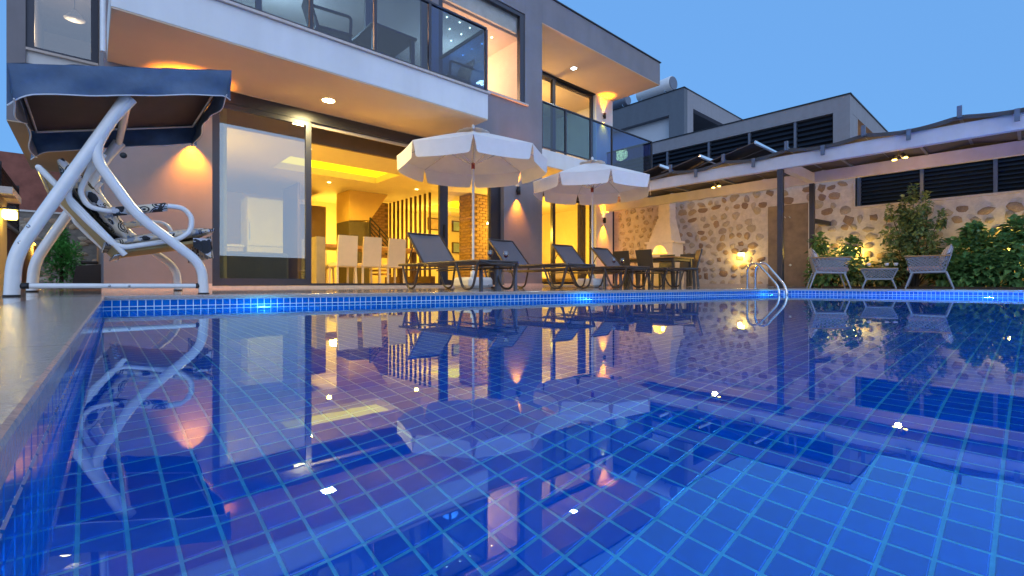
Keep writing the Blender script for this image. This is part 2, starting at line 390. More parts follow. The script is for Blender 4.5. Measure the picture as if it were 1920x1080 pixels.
# water sheet
W_ = MB().add([(p.x, p.y, WZ) for p in reversed(pool)], [(0, 1, 2, 3)]).build('pool_water', WATER); struct(W_)
pf = MB().add([(p.x, p.y, FLZ) for p in reversed(offset_poly(pool, .03))], [(0, 1, 2, 3)]).build('pool_floor', GROUT); struct(pf); pf['wp'] = (0, 0, 0)
TS = 0.05; GAP = 0.0048
def tile_mesh(w, h, t, bev):
    m = MB(); m.box(-w / 2, w / 2, -h / 2, h / 2, 0, t); return m
x0, x1, y0, y1 = -.3, 10.3, -3.3, 4.7
one = MB(); a = (TS - GAP) / 2; b = a - .0015; th = .0022
tv = [(-a, -a, 0), (a, -a, 0), (a, a, 0), (-a, a, 0), (-b, -b, th), (b, -b, th), (b, b, th), (-b, b, th)]
tf = [(4, 5, 6, 7), (0, 1, 5, 4), (1, 2, 6, 5), (2, 3, 7, 6), (3, 0, 4, 7)]
one.add(tv, tf); ONE = one.mesh('tile'); ONE.materials.append(TILE)
cells = []
def inside(p, poly, m=0):
    for i in range(len(poly)):
        q, r_ = poly[i], poly[(i + 1) % len(poly)]; e = r_ - q
        if (-(e.y) * (p.x - q.x) + e.x * (p.y - q.y)) > -m * e.length: return False
    return True
OX, OY = 0.238 % TS, 0.783 % TS
for i in range(int((x1 - x0) / TS)):
    for j in range(int((y1 - y0) / TS)):
        p = Vector((math.floor(x0 / TS) * TS + OX + i * TS + TS / 2, math.floor(y0 / TS) * TS + OY + j * TS + TS / 2, 0))
        if inside(p, pool, -0.03):
            d = p.x * CC + p.y * SS; r_ = p.x * SS - p.y * CC
            # near tiles in front of the lens show largest
            vis = d > .12 and abs(r_) < d * 1.12 + .1
            cells.append(((d * d + r_ * r_) if vis else 99 + d * d, p))
cells.sort(key=lambda c: c[0])
for k, (q, p) in enumerate(cells[:300]):
    inst(ONE, 'tile', (p.x, p.y, FLZ), pf, rot=(random.gauss(0, .004), random.gauss(0, .004), random.gauss(0, .004)))
V = []; Fc = []
for q, p in cells[300:]:
    o = len(V); V += [(p.x + v[0], p.y + v[1], FLZ + v[2]) for v in tv]; Fc += [[i + o for i in f] for f in tf]
me = bpy.data.meshes.new('tiles'); me.from_pydata(V, [], Fc); me.materials.append(TILE)
o = bpy.data.objects.new('floor_tiles', me); COL.objects.link(o); o.parent = pf; stuff(o)
# walls: grout backing, mosaic tiles, granite coping
ctop = 0.012; cth = 0.028
for i, nm in enumerate(('house side', 'garden side', 'near side', 'left side')):
    a_, b_ = pool[i], pool[(i + 1) % 4]; e = (b_ - a_); L = e.length; e.normalize(); nrm = Vector((-e.y, e.x, 0))    # outward
    wall = MB(); wall.prism([a_ + nrm * .0 + Vector((0, 0, FLZ)), b_ + Vector((0, 0, FLZ)), b_ + nrm * .18 + Vector((0, 0, FLZ)), a_ + nrm * .18 + Vector((0, 0, FLZ))], (0, 0, ctop - cth - .001 - FLZ))
    wo = struct(wall.build('pool_wall', GROUT)); wo['wp'] = (0, 0, 0)
    n = int(L / TS); rows = 9; ang = math.atan2(e.y, e.x); cand = []
    for k in range(n):
        for rr in range(rows):
            z = ctop - cth - .004 - TS / 2 - rr * TS
            p = a_ + e * (TS * (k + .5)); p = Vector((p.x, p.y, z)); d = p.x * CC + p.y * SS
            cand.append((d if (d > .15 and rr < 2) else 60 + abs(d), p))
    cand.sort(key=lambda c: c[0])
    ex = e; ez = Vector((0, 0, 1)); out = -nrm
    tmesh = bpy.data.meshes.new('wall_tile'); tmesh.from_pydata([tuple(ex * v[0] + ez * v[1] + out * v[2]) for v in tv], [], tf); tmesh.materials.append(TILEW)
    k0 = {0: 160, 1: 120, 2: 0, 3: 140}[i]
    for q, p in cand[:k0]: inst(tmesh, 'tile', p, wo)
    V = []; Fc = []
    for q, p in cand[k0:]:
        oo = len(V); V += [tuple(p + ex * v[0] + ez * v[1] + out * v[2]) for v in tv]; Fc += [[t + oo for t in f] for f in tf]
    me = bpy.data.meshes.new('tiles'); me.from_pydata(V, [], Fc); me.materials.append(TILEW)
    o = bpy.data.objects.new('wall_tiles', me); COL.objects.link(o); o.parent = wo; stuff(o)
# coping stones with joints
cp = struct(MB().box(0, .001, 0, .001, -.5, -.499).build('coping', COPING)); cp['wp'] = (0, 0, 0)
inn = offset_poly(pool, -.012); outr = offset_poly(pool, .30)
for i in range(4):
    a_, b_ = inn[i], inn[(i + 1) % 4]; c_, d_ = outr[(i + 1) % 4], outr[i]; L = (b_ - a_).length; n = max(1, round(L / .6))
    for k in range(n):
        t0 = k / n + .0025 / L * (k > 0); t1 = (k + 1) / n - .0025 / L * (k < n - 1)
        q = [a_.lerp(b_, t0), a_.lerp(b_, t1), d_.lerp(c_, t1), d_.lerp(c_, t0)]
        z0, z1 = ctop - cth, ctop; bv = .006
        e = (b_ - a_).normalized(); nr = Vector((-e.y, e.x, 0))
        prof0 = [q[0] + Vector((0, 0, z0)), q[0] + Vector((0, 0, z1 - bv)), q[0] + nr * bv * .3 + Vector((0, 0, z1 - bv * .3)), q[0] + nr * bv + Vector((0, 0, z1)), q[3] + Vector((0, 0, z1)), q[3] + Vector((0, 0, z0))]
        prof1 = [q[1] + Vector((0, 0, z0)), q[1] + Vector((0, 0, z1 - bv)), q[1] + nr * bv * .3 + Vector((0, 0, z1 - bv * .3)), q[1] + nr * bv + Vector((0, 0, z1)), q[2] + Vector((0, 0, z1)), q[2] + Vector((0, 0, z0))]
        m = MB(); m.add(prof0 + prof1, [list(range(5, -1, -1)), list(range(6, 12))] + [[u, (u + 1) % 6, 6 + (u + 1) % 6, 6 + u] for u in range(6)])
        m.build('coping_stone', COPING, cp)
# deck : sheet round the pool, sloping up to the house, cut in slabs
def deck_slabs():
    dk = struct(MB().add([(-14, -14, -.03), (24, -14, -.03), (24, 24, -.03), (-14, 24, -.03), *[(p.x, p.y, -.03) for p in outr]],
                [(0, 1, 6, 7), (1, 2, 5, 6), (2, 3, 4, 5), (3, 0, 7, 4)]).build('deck', mat('deck_joint', (.16, .13, .12), .9)))
    dk['wp'] = (0, 0, 0)
    cnt = 0; bigV = []; bigF = []
    def slab(p, big):
        nonlocal cnt
        p = [Vector(v) for v in p]; n = len(p); zt = [Zd(v.y) for v in p]
        vs = [(v.x, v.y, -.03) for v in p] + [(v.x, v.y, z) for v, z in zip(p, zt)]
        fs = [list(range(n, 2 * n))] + [[i, (i + 1) % n, n + (i + 1) % n, n + i] for i in range(n)]
        if big and cnt < 290:
            m = MB(); m.add(vs, fs); m.build('paving_slab', DECK, dk); cnt += 1
        else:
            o = len(bigV); bigV.extend(vs); bigF.extend([[t + o for t in f] for f in fs])
    A, B, C_, D = outr; J = .002
    def strip(P0, P1, Q0, Q1, nu, nv, big):      # P along inner edge, Q outer edge
        P0, P1, Q0, Q1 = map(Vector, (P0, P1, Q0, Q1))
        for j in range(nv):
            for i in range(nu):
                ju = J / max(.01, (P1 - P0).length); jv = J / max(.01, (Q0 - P0).length)
                u0, u1, v0, v1 = i / nu + ju, (i + 1) / nu - ju, j / nv + jv, (j + 1) / nv - jv
                f = lambda u, v: P0.lerp(P1, u).lerp(Q0.lerp(Q1, u), v)
                slab([f(u0, v0), f(u1, v0), f(u1, v1), f(u0, v1)], big)
    # house side
    Yh = 7.58
    strip(A, B, (A.x, Yh, 0), (B.x, Yh, 0), 12, 5, True)
    strip((A.x - 1.0, A.y, 0), A, (A.x - 1.0, Yh, 0), (A.x, Yh, 0), 2, 5, True)
    strip((D.x - 1.0, D.y, 0), D, (A.x - 1.0, A.y, 0), A, 2, 12, True)
    # garden side
    strip(B, (B.x + 2.6, B.y, 0), (B.x, Yh, 0), (B.x + 2.6, Yh, 0), 5, 5, True)
    strip(C_, (C_.x + 1.7, C_.y, 0), B, (B.x + 2.6, B.y, 0), 4, 8, True)
    strip((B.x, Yh, 0), (12.9, Yh, 0), (B.x, 9.3, 0), (12.9, 9.3, 0), 5, 3, True)
    strip((-6, -12, 0), (12, -12, 0), (-6, D.y, 0), (12, D.y, 0), 20, 9, False)
    strip((-6, D.y, 0), (D.x - 1.0, D.y, 0), (-6, 20, 0), (A.x - 1.0, 20, 0), 6, 24, False)
    strip((A.x - 1.0, Yh, 0), (.12, Yh, 0), (A.x - 1.0, 20, 0), (.12, 20, 0), 2, 14, False)
    me = bpy.data.meshes.new('paving'); me.from_pydata(bigV, [], bigF); me.materials.append(DECK)
    o = bpy.data.objects.new('paving_slabs', me); COL.objects.link(o); o.parent = dk; stuff(o)
deck_slabs()
# planting bed beside the garden wall
struct(MB().box(11.55, 12.9, -4, 3.0, -.02, .04).build('planting_bed', GRASSD))
# underwater lights
LB = (0.16, 0.74, 1.0)
for k, (t_, lab) in enumerate(((0.115, 'nearest the swing'), (0.50, 'below the loungers'), (0.93, 'beside the ladder corner'))):
    e = (PB - PA); p = PA + e * t_ + Vector((0, 0, WZ - .12)); nn = Vector((-e.y, e.x, 0)).normalized() * -1
    t = thing('pool_light', 'round glowing underwater light in the tiled house side wall, ' + lab, 'pool light', p, group='underwater pool lights')
    MB().lathe(p + nn * .006, [(.0, 0), (.055, 0), (.055, .008), (0, .01)], ax='y').build('lens', emis('pool_lens', (.6, .9, 1), 2.5), t)
    lamp('POINT', 'pool_lamp', p + nn * .12, LB, 4, .05, parent=t)
for (x, y) in ((9.2, 0.4), (9.7, -1.8), (3.5, -3.1), (0.8, -3.1), (6.5, -3.1)):  # unseen lamps added to fill the pool with light
    p = Vector((x, y, WZ - .15)); t = thing('pool_light', 'added underwater fill light in the %s pool wall, %s' % ('garden side' if x > 9 else 'near', {9.2: 'closer to the house', 9.7: 'right of the frame', 3.5: 'middle one', .8: 'left one', 6.5: 'right one'}[x]), 'pool light', p, group='underwater pool lights')
    MB().lathe(p, [(.0, 0), (.05, 0), (.05, .01), (0, .012)], ax='x' if x > 9 else 'y').build('lens', emis('pool_lens', (.6, .9, 1), 2.5), t)
    lamp('POINT', 'pool_lamp', p + Vector((-.15 if x > 9 else 0, 0 if x > 9 else .15, 0)), LB, 140, .05, parent=t)

# ------------------------------------------------------------------ villa
YF, YR = 7.6, 9.3
ZC, ZS, ZT, ZR = 2.83, 3.24, 6.12, 6.80       # ceiling, upper floor, upper ceiling, parapet
V_ = thing('villa', 'large two storey grey and white villa with lit glass doors beside the pool', 'house', (6, 10, 0))
def part(name, m, mb, lab=None, par=V_):
    o = mb.build(name, m, par)
    if lab: o['label'] = lab
    return o
part('wall', PLASTER, MB().box(.13, 1.263, YF, YF + .25, 0, ZC))
part('plinth', STONESILL, MB().box(.11, 1.26, YF - .02, YF - .002, .0, .10).box(6.615, 7.80, YF - .02, YF - .002, 0, .10))
part('wall', PLASTER, MB().box(6.61, 7.78, YF, YF + .25, 0, ZS + .83))                       # pier between the doors
part('wall', PLASTER, MB().box(4.96, 6.61, YF, YF + .25, ZC + .002, ZS + .83).box(7.24, 7.78, YF, YF + .25, ZS + .83, ZR))
part('wall', PLASTER, MB().box(-.0 + .13, 7.238, YF, YF + .25, ZT, ZR))
part('wall', PLASTER, MB().box(7.53, 7.78, YF + .252, YR, 0, ZT))
part('wall', PLASTER, MB().box(.13, .38, YF + .252, 15.2, 0, ZR))                              # garden flank
part('wall', WHITEP, MB().box(11.98, 12.85, YR, YR + .25, 0, ZC).box(11.98, 12.85, YR, YR + .25, ZS, ZT), 'cream pier beside the far door')
part('wall', WHITEP, MB().box(12.6, 12.85, YR + .252, 15.2, 0, ZT))
part('balcony_slab', WHITEP, MB().box(.158, 4.95, 6.1, YF - .003, ZC + .02, ZS + .02), 'white slab over the sliding doors')
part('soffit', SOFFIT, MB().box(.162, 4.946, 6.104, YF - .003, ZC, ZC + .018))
part('coping', STONESILL, MB().box(.14, 4.98, 6.06, 6.40, ZS + .022, ZS + .052).box(4.95, 7.30, YF - .05, YF + .02, ZS + .83, ZS + .868))
part('balcony_slab', WHITEP, MB().box(7.782, 12.62, YF, YR + .25, ZC + .02, ZS - .02), 'white slab of the far balcony')
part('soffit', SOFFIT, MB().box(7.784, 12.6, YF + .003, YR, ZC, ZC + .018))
part('floor_slab', INFLOOR, MB().box(.4, 12.6, YF + .26, 15.2, ZC + .05, ZS - .03))
rf = part('roof', PLASTER, MB().box(7.782, 12.9, YF, YR - .002, ZT + .02, ZR).box(.13, 12.9, YR, 15.4, ZT + .02, ZR))
MB().box(.1, 12.93, YF - .03, YF + .10, ZR + .002, ZR + .03).box(12.80, 12.93, YF + .1, 15.4, ZR + .002, ZR + .03).build('roof_flashing', BMETAL, rf)
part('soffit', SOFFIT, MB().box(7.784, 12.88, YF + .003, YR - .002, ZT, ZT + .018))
# rear wing cantilevered to the left
wy = 11.5
wl = P(12, 0, Y=wy).x; wr = .128
w0 = P(48, 0, Y=wy).x; z88 = P(48.6, 88, Y=wy).z
part('wall', PLASTER, MB().box(wl, w0, wy, 16, ZC + .02, ZR).box(w0, wr, wy + .3, 16, ZC + .02, z88 - .1).box(w0, wr, 15.8, 16, z88, ZR).box(w0, wr, wy + .05, 16, ZT + .002, ZR).box(wr - .05, wr, wy + .3, 15.8, z88, ZT))
part('wall', WHITEP, MB().box(w0 + .001, wr, wy + .05, wy + .298, ZC + .02, z88), 'white band under the left upper window')
part('soffit', SOFFIT, MB().box(wl + .002, wr, wy + .002, 16, ZC, ZC + .018))
wf = part('window', FRAME, MB().box(w0 + .002, w0 + .10, wy + .06, wy + .14, z88, ZT).box(w0 + .1, .12, wy + .06, wy + .14, z88, z88 + .06).box(.02, .12, wy + .06, wy + .14, z88 + .06, ZT))
MB().box(w0 + .1, .02, wy + .09, wy + .10, z88 + .06, ZT).build('pane', glass('hazy_glass', (.8, .76, .68), base=.18), wf)
MB().box(w0 + .002, .12, wy - .02, wy + .05, z88 - .04, z88).build('sill', STONESILL, wf)
pl_ = thing('pendant_lamp', 'white cone pendant lamp behind the left upper window', 'ceiling lamp', (P(140, 20, Y=12.6).x, 12.6, 5.2))
q = P(140, 25, Y=12.6); MB().lathe(q, [(.16, -.12), (.16, -.11), (.03, .06), (0, .06)], 18).build('shade', WPLAST, pl_); MB().tube([q + Vector((0, 0, .06)), q + Vector((0, 0, .8))], .006, 6).build('cord', BMETAL, pl_)
# rain pipe at the slab end
part('rain_pipe', WMETAL, MB().tube([(.10, 6.16, 2.4), (.10, 6.16, 6.0)], .022).tube([(.04, 6.16, 2.98), (.12, 6.16, 2.98)], .03))

# sliding doors, ground floor
zs, zt = .07, 2.66
part('door_head', FRAME, MB().box(1.263, 6.609, YF + .03, YF + .22, zt, ZC - .002))
part('door_sill', STONESILL, MB().box(1.20, 6.65, YF - .06, YF + .249, .0, zs - .004))
part('door_track', FRAME, MB().box(2.61, 5.05, YF + .04, YF + .2, zs - .002, zs + .035))
part('head_strip', STONESILL, MB().box(2.61, 5.05, YF + .10, YF + .12, zt - .055, zt - .002))
def leaf(xa, xb, y, st0, st1, rb, rt, z0, z1, gl, handle=None):
    d = part('sliding_door', FRAME, MB().box(xa, xa + st0, y, y + .06, z0, z1).box(xb - st1, xb, y, y + .06, z0, z1)
             .box(xa + st0, xb - st1, y, y + .06, z0, z0 + rb).box(xa + st0, xb - st1, y, y + .06, z1 - rt, z1))
    MB().box(xa + st0, xb - st1, y + .025, y + .033, z0 + rb, z1 - rt).build('pane', gl, d)
    if handle: MB().box(handle - .012, handle + .012, y - .04, y - .005, 1.0, 1.25, .004).build('handle', BMETAL, d)
    return d
leaf(1.268, 2.61, YF + .04, .09, .085, .105, .07, zs, zt, SOLAR)
leaf(5.05, 6.60, YF + .10, .19, .28, .10, .07, zs, zt, GLASS, 5.15)
# far doors (ground and upper)
for (z0, z1) in ((.07, 2.66), (ZS + .02, ZT - .02)):
    part('door_head', FRAME, MB().box(7.785, 11.975, YR + .03, YR + .2, z1, z1 + (.168 if z0 < 1 else .018)))
    leaf(7.80, 10.12, YR + .04, .08, .12, .08, .07, z0, z1, GLASS)
    leaf(10.05, 11.97, YR + .12, .10, .12, .08, .07, z0, z1, GLASS)
part('door_sill', STONESILL, MB().box(7.785, 11.975, YR - .06, YR + .249, 0, .066))
# upper floor glazing over the balcony and the high window
part('door_head', FRAME, MB().box(.385, 4.80, YF + .03, YF + .2, ZT - .10, ZT - .002))
leaf(.40, 1.9, YF + .05, .08, .08, .08, .07, ZS + .06, ZT - .1, GLASS)
leaf(3.55, 4.80, YF + .12, .16, .14, .08, .07, ZS + .06, ZT - .1, GLASS)
part('wall', PLASTER, MB().box(4.805, 4.958, YF, YF + .25, ZC + .002, ZT - .002))
uw = part('window', FRAME, MB().box(7.10, 7.238, YF + .02, YF + .12, ZS + .87, ZT - .002).box(4.96, 7.10, YF + .02, YF + .12, ZT - .09, ZT - .002)
          .box(4.96, 5.06, YF + .02, YF + .12, ZS + .87, ZT - .09).box(5.06, 7.10, YF + .02, YF + .12, ZS + .87, ZS + .91))
MB().box(5.06, 7.10, YF + .06, YF + .068, ZS + .91, ZT - .09).build('pane', GLASS, uw)
MB().box(5.06, 7.10, YF + .14, YF + .19, ZT - .42, ZT - .10).build('roller_blind', mat('blind_cloth', (.5, .5, .52), .8), uw)

# rooms
part('floor', INFLOOR, MB().box(.4, 12.58, YF + .252, 15.0, -.05, .066))
part('ceiling', CEIL, MB().box(.4, 3.0, 8.3, 15, 2.66, ZC + .04).box(3.0, 5.45, 8.3, 10.0, 2.66, ZC + .04).box(3.0, 5.45, 11.25, 15, 2.66, ZC + .04)
     .box(5.45, 8.4, 8.3, 15, 2.66, ZC + .04).box(8.4, 11.5, 9.6, 12.0, 2.66, ZC + .04).box(8.4, 11.5, 13.9, 15, 2.66, ZC + .04).box(11.5, 12.58, 9.6, 15, 2.66, ZC + .04), 'cream dropped ceiling with two light coves')
part('curtain_recess', BROWNW, MB().box(.4, 7.5, YF + .252, 8.298, ZC - .01, ZC + .04).box(.4, 7.5, 8.24, 8.298, 2.50, ZC - .012))  # dark brown paints in the shadow of the recess
COVE = emis('cove_glow', (1.0, 0.66, 0.008), 1.35)
part('cove_light', COVE, MB().box(3.002, 5.448, 10.002, 11.248, ZC - .02, ZC + .03))
part('cove_light', COVE, MB().box(8.402, 11.498, 12.002, 13.898, ZC - .02, ZC + .03))
part('wall', CREAM, MB().box(.4, 12.58, 15.0, 15.2, .0, ZC), 'cream back wall of the living room')
part('wall', CREAM, MB().box(.385, .40, YF + .26, 15, 0, ZC).box(12.585, 12.6, 9.6, 15, 0, ZC))
part('wall', BROWNW, MB().box(3.9, 5.05, 13.6, 14.98, .07, 2.3).box(3.9, 3.95, 12.4, 13.6, .07, 2.65), 'dark brown corridor wall beyond the kitchen')
# upper rooms
part('ceiling', mat('upper_ceiling', (.60, .50, .46), .85, var=.03), MB().box(7.55, 12.58, YF + 2, 15, ZT - .06, ZT + .018).box(.385, 7.52, YF + .252, 15, 5.68, ZT + .018))
part('wall', mat('upper_wall', (.55, .46, .42), .85, var=.04), MB().box(.385, 12.58, 11.6, 11.8, ZS, ZT - .062).box(5.0, 5.1, 9.4, 11.6, ZS, ZT - .062).box(7.3, 7.52, YF + .26, 11.6, ZS, ZT - .062))
st = thing('star_light', 'tiny warm ceiling star lamp', 'ceiling lamp', (5.6, 8.2, ZT - .07), local=True)
sm = MB().lathe((0, 0, 0), [(0, -.008), (.014, -.008), (.016, .0), (0, .002)], 8); sm.build('bulb', emis('star', (1, .62, .25), 30), st)
stars = [(838, 32), (862, 42), (843, 54), (865, 64), (881, 52), (882, 72), (867, 84), (846, 76), (847, 96), (868, 103), (885, 92), (903, 62), (922, 70), (904, 82)]
for k, (px, py) in enumerate(stars):
    p = P(px, py, z=5.675)
    lab = 'tiny warm lamp of the dotted star ceiling behind the balcony glass'
    if k == 0: st.location = p; st['label'] = lab; st['group'] = 'star ceiling lamps'
    else: dup(st, p, 0, lab, 'star ceiling lamps')

ic = (1.0, 0.60, 0.07)
for (x, y, e) in ((3.1, 9.2, 75), (5.9, 9.2, 75), (4.5, 11.9, 60), (6.6, 11.2, 60), (10.3, 10.6, 90)):  # downward spots added to brighten the dim stair and rooms
    t = thing('fill_spot', 'added recessed fill spotlight in the cream ceiling %s' % {3.1: 'above the grey counter end', 5.9: 'above the table end by the slats', 4.5: 'in front of the dark corridor', 6.6: 'beside the stair', 10.3: 'behind the far glass doors'}[x], 'ceiling light', (x, y, 2.655), group='added room fill spotlights')
    MB().lathe((x, y, 2.652), [(0, -.004), (.04, -.004), (.045, 0), (0, 0)], 14).build('lens', emis('fill_spot_lens', (1, .7, .25), 8), t)
    lamp('SPOT', 'lamp', (x, y, 2.64), ic, e * 1.6, .05, (0, 0, 0), t, 165, .6)

# railings
def railing(name, lab, x0, x1, y, zb, posts, side=None):
    t = thing(name, lab, 'railing', (x0, y, zb))
    MB().box(x0, x1, y - .03, y + .03, zb + 1.10, zb + 1.135, .005).build('handrail', FRAME, t)
    MB().box(x0, x1, y - .012, y + .012, zb + .05, zb + .085).build('bottom_rail', FRAME, t)
    xs = sorted(set([x0] + posts + [x1]))
    for x in xs: MB().box(x - .022, x + .022, y - .025, y + .025, zb - .0, zb + 1.10).build('post', FRAME, t)
    for a_, b_ in zip(xs[:-1], xs[1:]): MB().box(a_ + .03, b_ - .03, y - .005, y + .005, zb + .086, zb + 1.098).build('glass_panel', RAILG, t)
    if side:
        MB().box(x1 - .028, x1 + .028, y + .032, side, zb + 1.10, zb + 1.135).build('handrail', FRAME, t)
        MB().box(x1 - .005, x1 + .005, y + .06, side, zb + .06, zb + 1.098).build('glass_panel', RAILG, t)
    return t
px_x = lambda px, y: P(px, 0, Y=y).x
railing('balcony_railing', 'blue tinted glass railing on the big white balcony slab', .2, px_x(911, 6.2), 6.2, ZS + .05, [px_x(583, 6.2), px_x(703, 6.2), px_x(805, 6.2), 1.2], YF - .02)
railing('balcony_railing', 'glass railing of the far upper balcony under the roof overhang', 7.82, 12.52, YF + .06, ZS - .02, [px_x(1060, YF + .06), px_x(1107, YF + .06), px_x(1147, YF + .06)], YR - .02)

# lights of the house
ORANGE = (1.0, 0.30, 0.006)
def downlight(loc, lab, col, e, es, r=.075, grp='round ceiling downlights'):
    t = thing('downlight', lab, 'ceiling light', loc, group=grp)
    MB().lathe(loc, [(0, -.004), (r, -.004), (r + .012, -.010), (r + .016, .0), (0, 0)], 24).build('rim', WHITEP, t)
    MB().lathe(Vector(loc) + Vector((0, 0, -.006)), [(0, -.002), (r, -.002), (r, .0), (0, 0)], 24).build('diffuser', emis('diff_%d' % len(MATS), col, es), t)
    lamp('AREA', 'lamp', Vector(loc) + Vector((0, 0, -.02)), col, e, r * 2, parent=t)
downlight(P(616, 188, z=ZC), 'bright round downlight in the soffit of the white balcony slab', (1, .8, .32), 32, 40, .085)
downlight(P(1076, 128, z=ZT), 'cool white downlight under the roof overhang', (.85, 1, .95), 20, 16)
def sconce(x, y, z, lab, e=120, ca=78):
    t = thing('wall_sconce', lab, 'wall lamp', (x, y, z), group='up and down wall sconces')
    MB().lathe((x, y - .06, z), [(.030, -.085), (.042, -.085), (.042, .085), (.030, .085), (.030, .03), (.0, .03)], 20).build('cylinder_shade', BMETAL, t)
    MB().box(x - .02, x + .02, y - .025, y - .001, z - .03, z + .03).build('bracket', BMETAL, t)
    MB().lathe((x, y - .06, z), [(0, -.07), (.028, -.07), (.028, -.06), (0, -.06)], 12).lathe((x, y - .06, z), [(0, .06), (.028, .06), (.028, .07), (0, .07)], 12).build('bulb', emis('sconce_bulb', (1, .7, .3), 25), t)
    lamp('SPOT', 'lamp', (x, y - .075, z + .095), ORANGE, e, .02, (R(180), 0, 0), t, ca, 1.0)
    lamp('SPOT', 'lamp', (x, y - .075, z - .095), ORANGE, e, .02, (0, 0, 0), t, ca, 1.0)
sconce(P(360, 255, Y=YF).x, YF, 2.13, 'dark wall sconce on the grey wall behind the swing canopy', 190, 88)
sconce(P(969, 355, Y=YF).x, YF, 2.13, 'dark wall sconce on the grey pier between the doors')
sconce(P(1131, 414, Y=YR).x, YR, 2.13, 'dark wall sconce on the cream pier beside the far ground floor door')
sconce(P(1131, 218, Y=YR).x, YR, 5.50, 'dark wall sconce on the cream pier beside the upper balcony door')

for (x, y, z, e) in ((.8, 9.6, 1.5, 150), (9.3, 9.9, 1.6, 140), (5.5, 14.1, 1.5, 80), (10.6, 11.2, 1.4, 70)):  # bare lamps added out of sight, here and below, to fill the rooms
    lamp('POINT', 'room_fill', (x, y, z), ic, e, .15, parent=V_)
lamp('POINT', 'room_fill', (8.6, 13.6, 1.9), ic, 70, .2, parent=V_)
lamp('POINT', 'room_fill', (-.3, 13.0, 5.0), (1, .8, .55), 30, .2, parent=V_)
for (x, y, e) in ((2.5, 9.4, 190), (6.3, 9.2, 90), (10.0, 10.5, 90)):
    lamp('POINT', 'room_fill', (x, y, ZT - 1.1), (1, .58, .30) if x < 9 else (1, .6, .15), e, .25, parent=V_)

# ------------------------------------------------------------------ interior things
def dining_chair():
    t = thing('dining_chair', '', 'chair', (0, 0, 0), local=True)
    MB().prism([(-.21, -.24, .40), (.21, -.24, .40), (.20, -.30, 1.02), (-.20, -.30, 1.02)], (0, .055, 0)).build('backrest', LEATHER, t)
    MB().box(-.22, .22, -.23, .23, .38, .47, .02).build('seat', LEATHER, t)
    for sx in (-1, 1):
        for sy in (-1, 1): MB().prism([(sx * .19 - .018, sy * .20 - .018, .38), (sx * .19 + .018, sy * .20 - .018, .38), (sx * .19 + .018, sy * .20 + .018, .38), (sx * .19 - .018, sy * .20 + .018, .38)], (sx * .01, sy * .02, -.38)).build('leg', LEATHER, t)
    return t
dc = dining_chair()
for k, (px, lab) in enumerate(((648, 'cream dining chair with its back to the pool, nearest the dark door frame'), (694, 'cream dining chair with its back to the pool, middle of the three'), (740, 'cream dining chair with its back to the pool, nearest the slatted partition'))):
    x = P(px, 0, Y=9.55).x
    if k == 0: dc.location = (x, 9.7, .066); dc['label'] = lab; dc['group'] = 'cream dining chairs'
    else: dup(dc, (x, 9.7, .066), 0, lab, 'cream dining chairs')
dup(dc, (P(605, 0, Y=11.3).x, 11.35, .066), R(180), 'cream dining chair on the far side of the wooden table', 'cream dining chairs')
t = thing('dining_table', 'long oak topped breakfast table joined to a grey counter end', 'table', (4.8, 10.4, .066))
MB().box(3.55, 6.05, 10.0, 10.85, .86, .94, .01).build('tabletop', WOOD, t)
MB().box(3.50, 3.68, 9.95, 10.88, .066, 1.08).build('counter_end', mat('grey_laminate', (.25, .23, .23), .5), t)
for x in (5.85,):
    for y in (10.08, 10.72): MB().box(x, x + .07, y, y + .07, .066, .858).build('leg', DWOOD, t)
for (px, lab) in ((616, 'white plate beside the counter end'), (690, 'white plate behind the middle chair'), (719, 'white plate at the far table end')):
    p = P(px, 0, Y=10.3); tag(MB().lathe((p.x, 10.3, .942), [(.05, 0), (.12, .018), (.115, .022), (.0, .006)], 20).build('plate', WPLAST), lab + ' on the oak table', 'plate', 'plates on the oak table')
p = P(660, 0, Y=10.4); t = thing('candle_glass', 'pink glass tumbler with a candle on the oak table', 'glass', (p.x, 10.4, .942))
MB().lathe((p.x, 10.4, .942), [(.03, 0), (.04, .11), (.036, .11), (.028, .01), (0, .01)], 14).build('tumbler', glass('pink_glass', (.9, .45, .45)), t)
MB().lathe((p.x, 10.4, .954), [(.022, 0), (.022, .05), (0, .05)], 10).build('candle', mat('red_wax', (.5, .05, .04), .5), t)
t = thing('fridge', 'tall white fridge freezer in the kitchen behind the closed glass door', 'fridge', (3.05, 12, .066))
MB().box(2.67, 3.43, 12.0, 12.6, .07, 2.08).build('body', WPLAST, t)
MB().box(2.675, 3.425, 11.955, 11.998, .12, .95, .006).build('freezer_door', WPLAST, t)
MB().box(2.675, 3.425, 11.955, 11.998, .965, 2.07, .006).build('door', WPLAST, t)
MB().box(2.70, 2.715, 11.93, 11.953, 1.1, 1.5).build('handle', CHROME, t)
t = thing('kitchen_counter', 'low kitchen counter with a pale worktop left of the fridge', 'counter', (1.6, 12.3, .066))
MB().box(.6, 2.6, 12.02, 12.6, .07, .93).build('cabinet', mat('cabinet', (.35, .33, .3), .5), t)
MB().box(.58, 2.62, 11.98, 12.6, .932, .975).build('worktop', WPLAST, t)
for k in range(4): MB().box(.62 + k * .5, 1.09 + k * .5, 12.0, 12.018, .15, .90, .003).build('cabinet_door', mat('cabinet_front', (.42, .4, .37), .4), t)
tag(MB().box(1.0, 1.5, 12.1, 12.4, .977, 1.25, .02).build('microwave', mat('oven_grey', (.3, .3, .32), .3)), 'small grey microwave on the pale kitchen worktop', 'microwave')
t = thing('sofa', 'low dark sofa behind the closed glass door', 'sofa', (1.9, 8.9, .066))
MB().box(1.35, 2.55, 8.8, 9.5, .1, .38, .03).build('seat', mat('sofa_cloth', (.11, .12, .11), .9), t)
